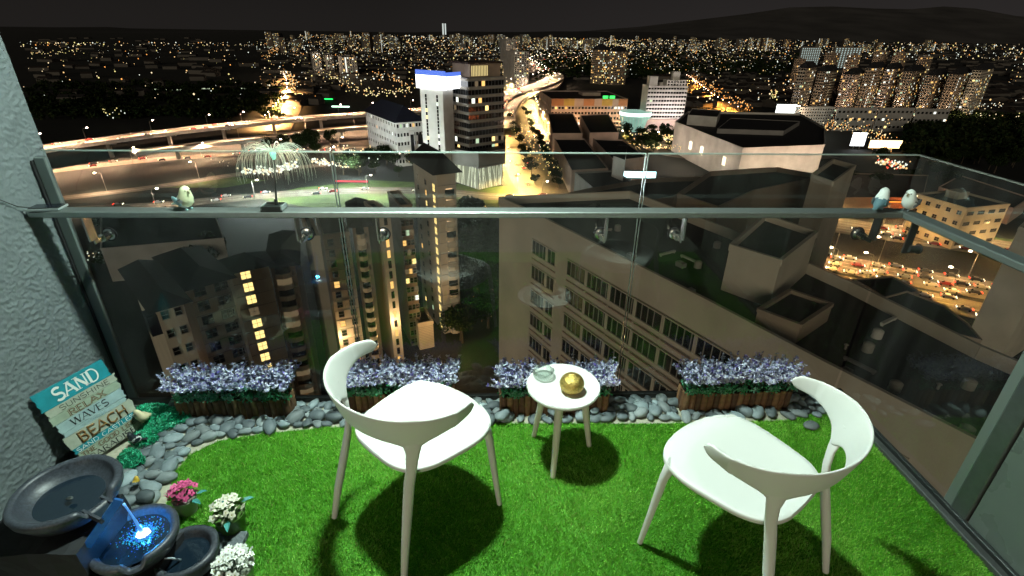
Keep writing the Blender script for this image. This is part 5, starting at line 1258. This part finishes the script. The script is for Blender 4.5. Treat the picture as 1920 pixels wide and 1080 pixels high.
for i, (pn, pt, pl_, pr_, d) in enumerate(bk):
    t, w, a, b_, h = block('apartment_tower', ['second', 'third', 'fourth', 'fifth', 'rightmost', 'leftmost'][i]+' brownish tower of the back row behind the right apartment cluster', pn, d, pt, pl_, pr_, 38, f_brn, 'flat', r_dk, 'back row towers of the right cluster')
    face_windows(w, a, h, 17, max(3, int(a/3.6)), 1.9, 1.5, 0, .22); face_windows(w, b_, h, 17, max(3, int(b_/3.6)), 1.9, 1.5, 1, .15)
    plight('cluster_light', t.location+Vector((-8, -26, 20)), 8000, (1, .66, .42), .5)
# rows of terraces at their feet
for i, (x0, x1, yy) in enumerate(((1570, 1645, 204), (1648, 1715, 204), (1718, 1782, 206))):
    t, w, a, b_, h = block('terrace_row', ['pale shop terrace at the left foot of the right cluster', 'pale shop terrace at the middle foot of the right cluster', 'pale shop terrace at the right foot of the right cluster'][i], x0+2, 520, yy, x0, x1, 2, f_grey, 'flat', r_dk, 'terraces below the right cluster')
    face_windows(w, a, h, 3, int(a/4), 2.4, 2, 0, .1)
# two cyan lit slab blocks
for i, (x0, x1) in enumerate(((1502, 1541), (1565, 1621))):
    t, w, a, b_, h = block('slab_block', ['left one of the two far slab blocks with columns of cold white windows', 'right one of the two far slab blocks with columns of cold white windows'][i], x0+3, 1500, 89, x0, x1, 4, f_grey, 'flat', r_dk, 'far cold white slab blocks')
    b = MB(); n = 9
    for q in range(n):
        for j in range(14): b.quad((a*(q+.25)/n, -.06, j*h/14+.5), (a*(q+.62)/n, -.06, j*h/14+.5), (a*(q+.62)/n, -.06, j*h/14+2.4), (a*(q+.25)/n, -.06, j*h/14+2.4))
    b.build('windows', emat('cold_white_windows', (.75, 1, .95), .75), w, kind='stuff')
# left side towers near the avenue
gl = 'apartment slabs beside the left avenue'
for (pn, pt, pl_, pr_, d, lb, col) in ((585, 100, 572, 600, 1150, 'slim grey slab near the left avenue', None), (640, 108, 628, 668, 1050, 'grey slab with a cold white lit stair strip, left of the office tower', 1), (612, 104, 602, 624, 1120, 'dark slab between the two stair strip slabs left of the office tower', None), (965, 98, 944, 992, 900, 'grey dotted apartment slab right of the office tower', None), (950, 74, 938, 968, 1500, 'distant slab above the curve of the expressway', None)):
    t, w, a, b_, h = block('apartment_slab', lb, pn, d, pt, pl_, pr_, 20, f_grey, 'flat', r_dk, gl); face_windows(w, a, h, 18, max(4, int(a/4)), 2, 1.6, 0, .25, colset={1: (3, .95)} if col else None)
    plight('slab_light', t.location+Vector((0, -40, 30)), 30000, (1, .75, .5), .5)
# the paired skyscraper and hilltop mast far away
t, w, a, b_, h = block('twin_skyscraper', 'pair of tiny white lit skyscraper shafts on the horizon', 829, 9000, 44, 826, 832, 10, f_wht, 'flat', r_dk, None, 'tower', depth=30); 
MB().box(0, a*.8, -1, -.1, h*.2, h).box(a*1.5, a*2.3, -1, -.1, h*.2, h).build('lit_shaft', emat('shaft_white', (.9, 1, .95), .7), t)

# =================================================================== FAR CITY
def grid_pt(px, py): return at(px, py, G)
far_m = [mat('far_wall_'+n_, c_, .9) for n_, c_ in (('grey', (.12, .12, .12)), ('brown', (.13, .10, .08)), ('tan', (.17, .14, .11)), ('cream', (.20, .18, .14)))]
nf_ = 0
def region(px):
    return 'beyond the dark hillside on the left' if px < 540 else 'behind the office tower' if px < 900 else 'behind the curving expressway' if px < 1100 else 'behind the twin towers and hotel' if px < 1300 else 'beyond the shopping mall' if px < 1490 else 'behind the right apartment cluster' if px < 1760 else 'at the far right horizon'
def far_tower(px, dist_py, hh, ww):
    mat_ = R.randrange(4)
    p = at(px, dist_py, G); d = p.length; a = R.uniform(-.5, .5)
    t = thing('distant_tower', '%s %s %s far apartment tower %s' % (['grey', 'brown', 'tan', 'cream'][mat_], 'tall' if hh > 55 else 'low', 'wide' if ww > 45 else 'slim', region(px)), 'tower', (p.x, p.y, G), a, 'distant apartment towers below the horizon')
    w = MB().box(0, ww, 0, ww*.7, 0, hh).build('wall', far_m[mat_], t)
    b = MB(); nfl = int(hh/3.3); nc = max(3, int(ww/4.5)); sc = max(1, d/2200)
    lit = R.uniform(.12, .4); strip = R.random() < .3; sk = R.randrange(nc)
    for j in range(nfl):
        for i in range(nc):
            if R.random() < lit or (strip and i == sk):
                mi = 3 if strip and i == sk else R.choice([1, 2, 3, 5, 5, 4, 5]); x = (i+.5)*ww/nc; z = j*3.3+1.8
                b.quad((x-.8*sc, -.3, z-.8), (x+.8*sc, -.3, z-.8), (x+.8*sc, -.3, z+.8), (x-.8*sc, -.3, z+.8), mi)
    if b.f: b.build('windows', WM, w, kind='stuff')
for k in range(150):
    px = R.choice([R.gauss(1200, 200), R.gauss(1650, 180), R.gauss(800, 160), R.uniform(500, 1900)])
    py = R.uniform(69, 98) if px > 800 else R.uniform(72, 100)
    if not 380 < px < 1930: continue
    p = at(px, py, G)
    if p.length > 7800: continue
    far_tower(px, py, R.uniform(35, 75)*(1+.0 * k), R.uniform(22, 60))
# low houses: carpet of small roofs, one mass
def carpet(n):
    V = []; MI = []
    b = MB()
    for k in range(n):
        r_ = R.random()
        px = R.uniform(60, 1930); py = 72+R.random()**1.6*150
        if py > 150 and 640 < px < 1300: continue
        if py > 200 and px < 1580: continue
        p = at(px, py, G); s_ = R.uniform(5, 9)*(1+p.length/6000)
        if px < 540 and R.random() < .8: continue
        h = 0; h = R.uniform(4, 8); a = R.choice([.2, .5, -.3]); M = Matrix.Translation(p) @ Matrix.Rotation(a, 4, 'Z')
        b.T = M; L_ = s_*R.uniform(1, 2.4)
        b.add([(-L_, -s_, 0), (L_, -s_, 0), (L_, s_, 0), (-L_, s_, 0), (-L_, -s_, h), (L_, -s_, h), (L_, s_, h), (-L_, s_, h), (-L_, 0, h+3), (L_, 0, h+3)],
              [(0, 1, 5, 4), (1, 2, 6, 9, 5), (2, 3, 7, 6), (3, 0, 4, 8, 7)], 0); b.add([(-L_, -s_, h+.01), (L_, -s_, h+.01), (L_, 0, h+3.01), (-L_, 0, h+3.01), (-L_, s_, h+.01), (L_, s_, h+.01)], [(0, 1, 2, 3), (3, 2, 5, 4)], R.choice([1, 2]))
    b.T = None
    tag(b.build('low_houses', [mat('house_wall', (.10, .09, .08), .9), mat('house_roof_dark', (.012, .011, .011), .9), mat('house_roof_brown', (.024, .016, .013), .9)], kind='stuff'), 'carpet of small dark roofed houses spread over the city plain', 'houses')
carpet(2300)
# dark woodland clumps
def leaf_cloud(rr, n, rx, rz, size, lumps=7):
    L_ = [(rr.normal(size=3)*[.45*rx, .45*rx, .33*rz], rr.uniform(.35, .62)) for _ in range(lumps)]
    idx = rr.integers(0, lumps, n); c = np.array([L_[i][0] for i in idx]); s_ = np.array([L_[i][1] for i in idx])[:, None]
    d = rvec(rr, n)*(rr.uniform(.55, 1, n)**.5)[:, None]; cen = c+d*s_*[[rx, rx, rz]]
    A = rvec(rr, n); B = np.cross(A, rvec(rr, n)); B /= np.linalg.norm(B, axis=1)[:, None]
    z = rr.uniform(.6, 1.3, n)[:, None]*size; return diamonds(cen, A*z, B*z*.6, rr, .2)
m_tree = [mat('crown_green', (.016, .032, .009), .8, spec=.1), mat('crown_deep_green', (.008, .016, .005), .8, spec=.1), mat('crown_olive', (.026, .036, .011), .8, spec=.1)]
def tree_meshes():
    out = []
    for k in range(5):
        rr = np.random.default_rng(70+k); n = 1700
        V = leaf_cloud(rr, n, 4.2, 3.2, .38, 11); V[:, 2] += 6.5
        me = bpy.data.meshes.new('crown'); me.vertices.add(len(V)); me.vertices.foreach_set('co', V.astype(np.float32).ravel()); me.loops.add(len(V)); me.loops.foreach_set('vertex_index', np.arange(len(V), dtype=np.int32))
        me.polygons.add(n); me.polygons.foreach_set('loop_start', np.arange(0, len(V), 4, dtype=np.int32))
        for m in m_tree: me.materials.append(m)
        me.polygons.foreach_set('material_index', rr.choice(3, n, p=[.45, .3, .25]).astype(np.int32)); me.update(calc_edges=True)
        b = MB().tube([(0, 0, 0), (.1, 0, 2.2), (0, .15, 4.5), (.2, 0, 6.5)], [.32, .24, .18, .08], 7)
        for q in range(4):
            a = q*1.6+k; b.tube([(.05, .05, 3.6+q*.5), (cos(a)*1.3, sin(a)*1.3, 5.6+q*.4), (cos(a)*2.3, sin(a)*2.3, 6.6+q*.3)], [.12, .08, .03], 5)
        out.append((me, b.mesh('trunk', mat('tree_bark', (.06, .045, .03), .9))))
    return out
TM = tree_meshes(); TR_ = {'mall': (1168, 1268, 270), 'car park': (640, 780, 316), 'garden': (845, 945, 520), 'leftmost': (190, 420, 470), 'elevated': (470, 640, 282), 'side glass': (1560, 1900, 330)}
def tree(px, py, s, label, group, z=G):
    for k_, (a_, b_, m_) in TR_.items():
        if k_ in label:
            q_ = (px-a_)/(b_-a_); label = ('broad ' if s > 1.05 else 'slight ')+label+', '+['left end', 'left of middle', 'middle', 'right of middle', 'right end'][max(0, min(4, int(q_*5)))]+(' front' if py > m_ else ' back')
    p = at(px, py, z); t = thing('tree', label, 'tree', (p.x, p.y, z), R.uniform(0, 6), group); me, tr_ = TM[R.randrange(5)]; k = s*R.uniform(.85, 1.2); t.scale = (k, k, k*R.uniform(.9, 1.15))
    link('crown', me, t); link('trunk', tr_, t)
for i in range(16):
    f_ = i/15; tree(984+f_*62+R.uniform(-3, 3), 214+f_*140, .8, 'small round tree on the median of the bright yellow boulevard', 'trees on the boulevard median')
for i in range(9):
    f_ = i/8; tree(957+f_*45, 230+f_*115, .8, 'tree on the left edge of the bright yellow boulevard, beside the office tower', 'trees along the left of the boulevard')
for i in range(24): tree(R.uniform(1168, 1268), R.uniform(252, 288), R.uniform(.8, 1.2), 'dark tree between the glass hall and mall', 'trees in front of the shopping mall')
for i in range(22): tree(R.uniform(640, 780), R.uniform(300, 332), R.uniform(.8, 1.3), 'tree by the floodlit car park', 'trees around the floodlit car park')
for i in range(34): tree(R.uniform(845, 945), R.uniform(395, 650), R.uniform(.9, 1.5), 'dark garden tree beside the office block', 'garden trees between the near buildings')
for i in range(16): tree(R.uniform(190, 420), R.uniform(420, 520), R.uniform(.8, 1.2), 'dark tree behind leftmost condominium wings', 'trees left of the condominium')
for i in range(12): tree(R.uniform(470, 640), R.uniform(272, 292), R.uniform(1, 1.5), 'dark round tree beside the elevated highway', 'trees below the elevated highway')
for i in range(18): tree(R.uniform(1560, 1900), R.uniform(300, 360), R.uniform(.9, 1.3), 'dark tree beyond the side glass', 'trees beyond the side glass')
def wood(n, x0, x1, y0, y1, size, label, seed):
    rr = np.random.default_rng(seed); V = []
    for k in range(n):
        p = at(rr.uniform(x0, x1), rr.uniform(y0, y1), G); v = leaf_cloud(rr, 70, 6*size, 4*size, 1.6*size, 4); v += np.array([p.x, p.y, G+5*size]); V.append(v)
    V = np.concatenate(V); tag(fastmesh('woodland', V, 4, m_tree, mi=rr.choice(3, len(V)//4)), label, 'trees', kind='stuff')
wood(420, 60, 520, 160, 226, 1.1, 'dark woodland covering the hillside on the left', 21)
wood(360, 1700, 1935, 225, 300, 1.2, 'dark woodland with scattered lamps at the right', 22)
wood(260, 980, 1500, 100, 150, 2.0, 'dark trees between the far housing estates', 23)
# scattered lamps of the city: tiny glowing globes standing on the plain, one mass
def city_lights():
    rr = random.Random(77); cols = [((1, .60, .24), 1.6), ((1, .78, .46), 1.7), ((.92, 1, .88), 1.6), ((1, .40, .09), 1.8), ((1, .85, .32), 1.5), ((1, .10, .05), 1.8), ((.2, 1, .4), 1.5)]
    V = []; F_ = []; MI = []; b = MB()
    def add(px, py, mi, s=1.0, zoff=None):
        p = at(px, py, G); d = p.length
        if d > 13500 or d < 60: return
        r = max(.35 if d < 200 else .85, d/1750)*s; z = G+(zoff if zoff is not None else rr.uniform(10, 17)*(1 if d > 500 else .5)); c = Vector((p.x, p.y, z))
        b.add([c+Vector(v)*r for v in ((1, 0, 0), (0, 1, 0), (-1, 0, 0), (0, -1, 0), (0, 0, 1), (0, 0, -1))], [(0, 1, 4), (1, 2, 4), (2, 3, 4), (3, 0, 4), (1, 0, 5), (2, 1, 5), (3, 2, 5), (0, 3, 5)], mi)
    W_ = [0, 0, 1, 1, 1, 2, 2, 2, 3, 4, 4]
    def ok(px, py):
        if 640 < px < 790 and py > 180: return False
        if py > 150 and 990 < px < 1290: return False
        return True
    for k in range(5600):      # general scatter, thick towards the horizon
        px = rr.choice([rr.uniform(40, 1930), rr.uniform(500, 1930), rr.gauss(1050, 260)]); py = 67+abs(rr.gauss(0, 1))*(38 if rr.random() < .6 else 75)
        if px < 480 and rr.random() < .45: continue
        if px < 560: py = max(py, 84+rr.uniform(0, 8))
        if px > 1480 and 120 < py < 205 and px < 1880: continue
        if py > 215 or not ok(px, py): continue
        add(px, py, rr.choice(W_), rr.choice([.45, .6, .6, .8, 1.0, 1.5]))
    for k in range(700): px = rr.uniform(560, 1930); add(px, rr.uniform(66.5, 74), rr.choice([0, 1, 3, 1, 2]), rr.uniform(.4, .8))
    for k in range(90): add(1240+k*3.7+rr.uniform(-1, 1), 67.5+rr.uniform(-.4, .4), 3 if k % 2 else 0, .75)
    for k in range(40): add(1630+k*6.4, 70.5+k*.13, 2, .7)
    for k in range(30): add(60+rr.uniform(0, 100), rr.gauss(108, 4), rr.choice([0, 4, 1]), .9)
    def line(pts, n, mi, s, j=1.2):
        for k in range(n):
            q = rr.uniform(0, len(pts)-1.001); i = int(q); f_ = q-i
            add(pts[i][0]*(1-f_)+pts[i+1][0]*f_+rr.gauss(0, j), pts[i][1]*(1-f_)+pts[i+1][1]*f_+rr.gauss(0, j*.4), rr.choice(mi), s*rr.uniform(.6, 1.2))
    line([(535, 150), (550, 165), (556, 190)], 60, [0, 3, 1], 1.1, 4); line([(600, 150), (650, 175), (700, 198), (770, 190)], 130, [0, 4, 1, 4], .9, 8)
    line([(700, 150), (740, 165), (775, 182)], 60, [0, 3, 1], .9, 6); line([(520, 95), (500, 115)], 30, [3, 0], 1, 5)
    line([(1000, 72), (1120, 84), (1180, 92)], 160, [0, 1, 1, 4], 1.2, 9); line([(1060, 80), (1110, 84)], 60, [1, 1, 4], 1.7, 6)
    line([(940, 200), (960, 235), (985, 275), (1010, 300)], 90, [0, 4, 1], .55, 8)
    line([(1040, 262), (1055, 290), (1085, 335), (1100, 355)], 330, [2, 2, 1, 0, 5], .75, 8)
    line([(1000, 300), (1040, 345)], 60, [0, 4], .45, 14)
    line([(1190, 262), (1250, 275), (1330, 292)], 200, [0, 1, 4, 4], .8, 9); line([(1160, 290), (1240, 292), (1330, 296)], 120, [0, 4, 1], .4, 4)
    line([(1295, 158), (1325, 178), (1355, 200), (1400, 225)], 120, [3, 3, 0], .85, 5)
    line([(1530, 265), (1580, 268), (1640, 285), (1660, 300)], 150, [0, 1, 4, 3], .6, 7); line([(1640, 318), (1690, 330)], 90, [1, 2, 0, 5], .9, 6)
    line([(1445, 190), (1450, 205)], 16, [4, 0], 1.1, 4); line([(1750, 214), (1870, 222)], 60, [2, 1], .7, 3)
    line([(1560, 258), (1750, 238), (1920, 250)], 60, [4, 0, 1], .7, 16)
    line([(455, 342), (525, 340), (560, 325)], 110, [2, 2, 2, 1], 1.0, 4); line([(590, 322), (680, 330)], 110, [2, 2, 1], .9, 3); line([(650, 300), (700, 312)], 60, [2, 1], .6, 10)
    line([(120, 292), (145, 296)], 10, [2], .5, 3); line([(180, 512), (280, 516)], 60, [2, 2, 1], .30, 4)
    line([(870, 480), (930, 640)], 60, [0, 3, 0], .20, 22); line([(895, 415), (915, 420)], 14, [3, 0], .35, 5)
    line([(395, 322), (440, 330)], 6, [2], .3, 3)
    line([(200, 240), (250, 240)], 14, [4, 2], .6, 10)
    ms = [emat('city_light_%d' % i, c, s) for i, (c, s) in enumerate(cols)]
    tag(b.build('city_lights', ms, kind='stuff'), 'thousands of tiny street and house lights scattered over the night city', 'lights')
city_lights()
# ---- cars: one body mesh with glass, lamps of their own
def car_mesh(col, k):
    b = MB(); prof = [(-2.15, .35), (-2.2, .75), (-1.6, .92), (-1.1, 1.38), (.35, 1.42), (1.05, .98), (2.05, .82), (2.2, .38)]
    rs = []
    for y in (-.84, -.80, .80, .84):
        f_ = .93 if abs(y) > .82 else 1
        rs.append([(x*(.985 if abs(y) > .82 else 1), y*(1 if z < 1 else .84), .3+(z-.3)*f_) for x, z in prof])
    b.rings(rs, True, 0)
    for sx in (-1.35, 1.35):
        for sy in (-.80, .80): b.tube([(sx, sy-.09, .32), (sx, sy+.09, .32)], .32, 10, 1)
    b.quad((1.10, -.6, 1.0), (1.10, .6, 1.0), (.42, .55, 1.41), (.42, -.55, 1.41), 2); b.quad((-1.62, .6, .95), (-1.62, -.6, .95), (-1.13, -.55, 1.38), (-1.13, .55, 1.38), 2)
    for y in (-.62, .62):
        b.ell((2.18, y, .72), (.16, .27, .18), 8, 4, 3); b.ell((-2.2, y, .80), (.18, .32, .2), 8, 4, 4)
    return b.mesh('car', [mat('car_paint_%d' % k, col, .3, metal=.2, coat=.6), mat('tyre_black', (.012,)*3, .8), w_dk, emat('headlight_glow', (1, .90, .68), 9), emat('taillight_glow', (1, .04, .02), 7)])
CMS = [car_mesh(c, k) for k, c in enumerate([(.5, .5, .5), (.03, .03, .035), (.25, .03, .03), (.2, .22, .25), (.6, .58, .52)])]
CN = ['silver', 'black', 'red', 'grey', 'white']
def cars_on(path, width, n, where, group, jam=False, x0=0, x1=1920, s=1.0, lanes=None):
    P, L_, R_ = path; c_ = 0; tries = 0; taken = []
    while c_ < n and tries < n*30:
        tries += 1; i = R.randrange(len(P)-1); f_ = R.random(); lane = R.choice(lanes or [.15, .35, .65, .85]); p = L_[i].lerp(R_[i], lane).lerp(L_[i+1].lerp(R_[i+1], lane), f_)
        x, y = proj(p)
        if not (x0 < x < x1): continue
        if any((p-q).length < 5.6 for q in taken): continue
        taken.append(p); d = P[i+1]-P[i]; rz = atan2(d.y, d.x)+(pi if lane > .5 else 0); k = R.randrange(5)
        o = link('car', CMS[k], loc=(p.x, p.y, p.z+.03), rot=(0, 0, rz)); o.scale = (s,)*3; c_ += 1
        tag(o, '%s car with lit lamps, %s' % (CN[k], where), 'car', group)
cars_on(RR2, 20, 74, 'in the traffic jam beyond the office roof', 'cars in the traffic jam', True, 1520, 1900, lanes=[.1, .28, .46, .62, .8, .93])
cars_on(RR3, 16, 12, 'on the orange service road below the jam', 'cars on the service road', False, 1540, 1880)
cars_on(RR, 26, 14, 'on the wide expressway beyond the glass corner', 'cars on the expressway')
cars_on(BV, 46, 46, 'on the bright yellow boulevard', 'cars on the boulevard', lanes=[.1, .18, .26, .34, .66, .74, .82, .9])
cars_on(H1, 17, 26, 'on the elevated highway at the left', 'cars on the elevated highway', False, 90, 780)
cars_on(H5, 13, 16, 'on the front road behind the left glass', 'cars on the front road', False, 120, 1100)
cars_on(H3, 15, 16, 'on the lower road behind the left glass edge', 'cars on the lower road', False, 100, 660)
cars_on(H6, 34, 40, 'on the far curving expressway', 'cars on the far expressway', False, 900, 1120, 1.8)
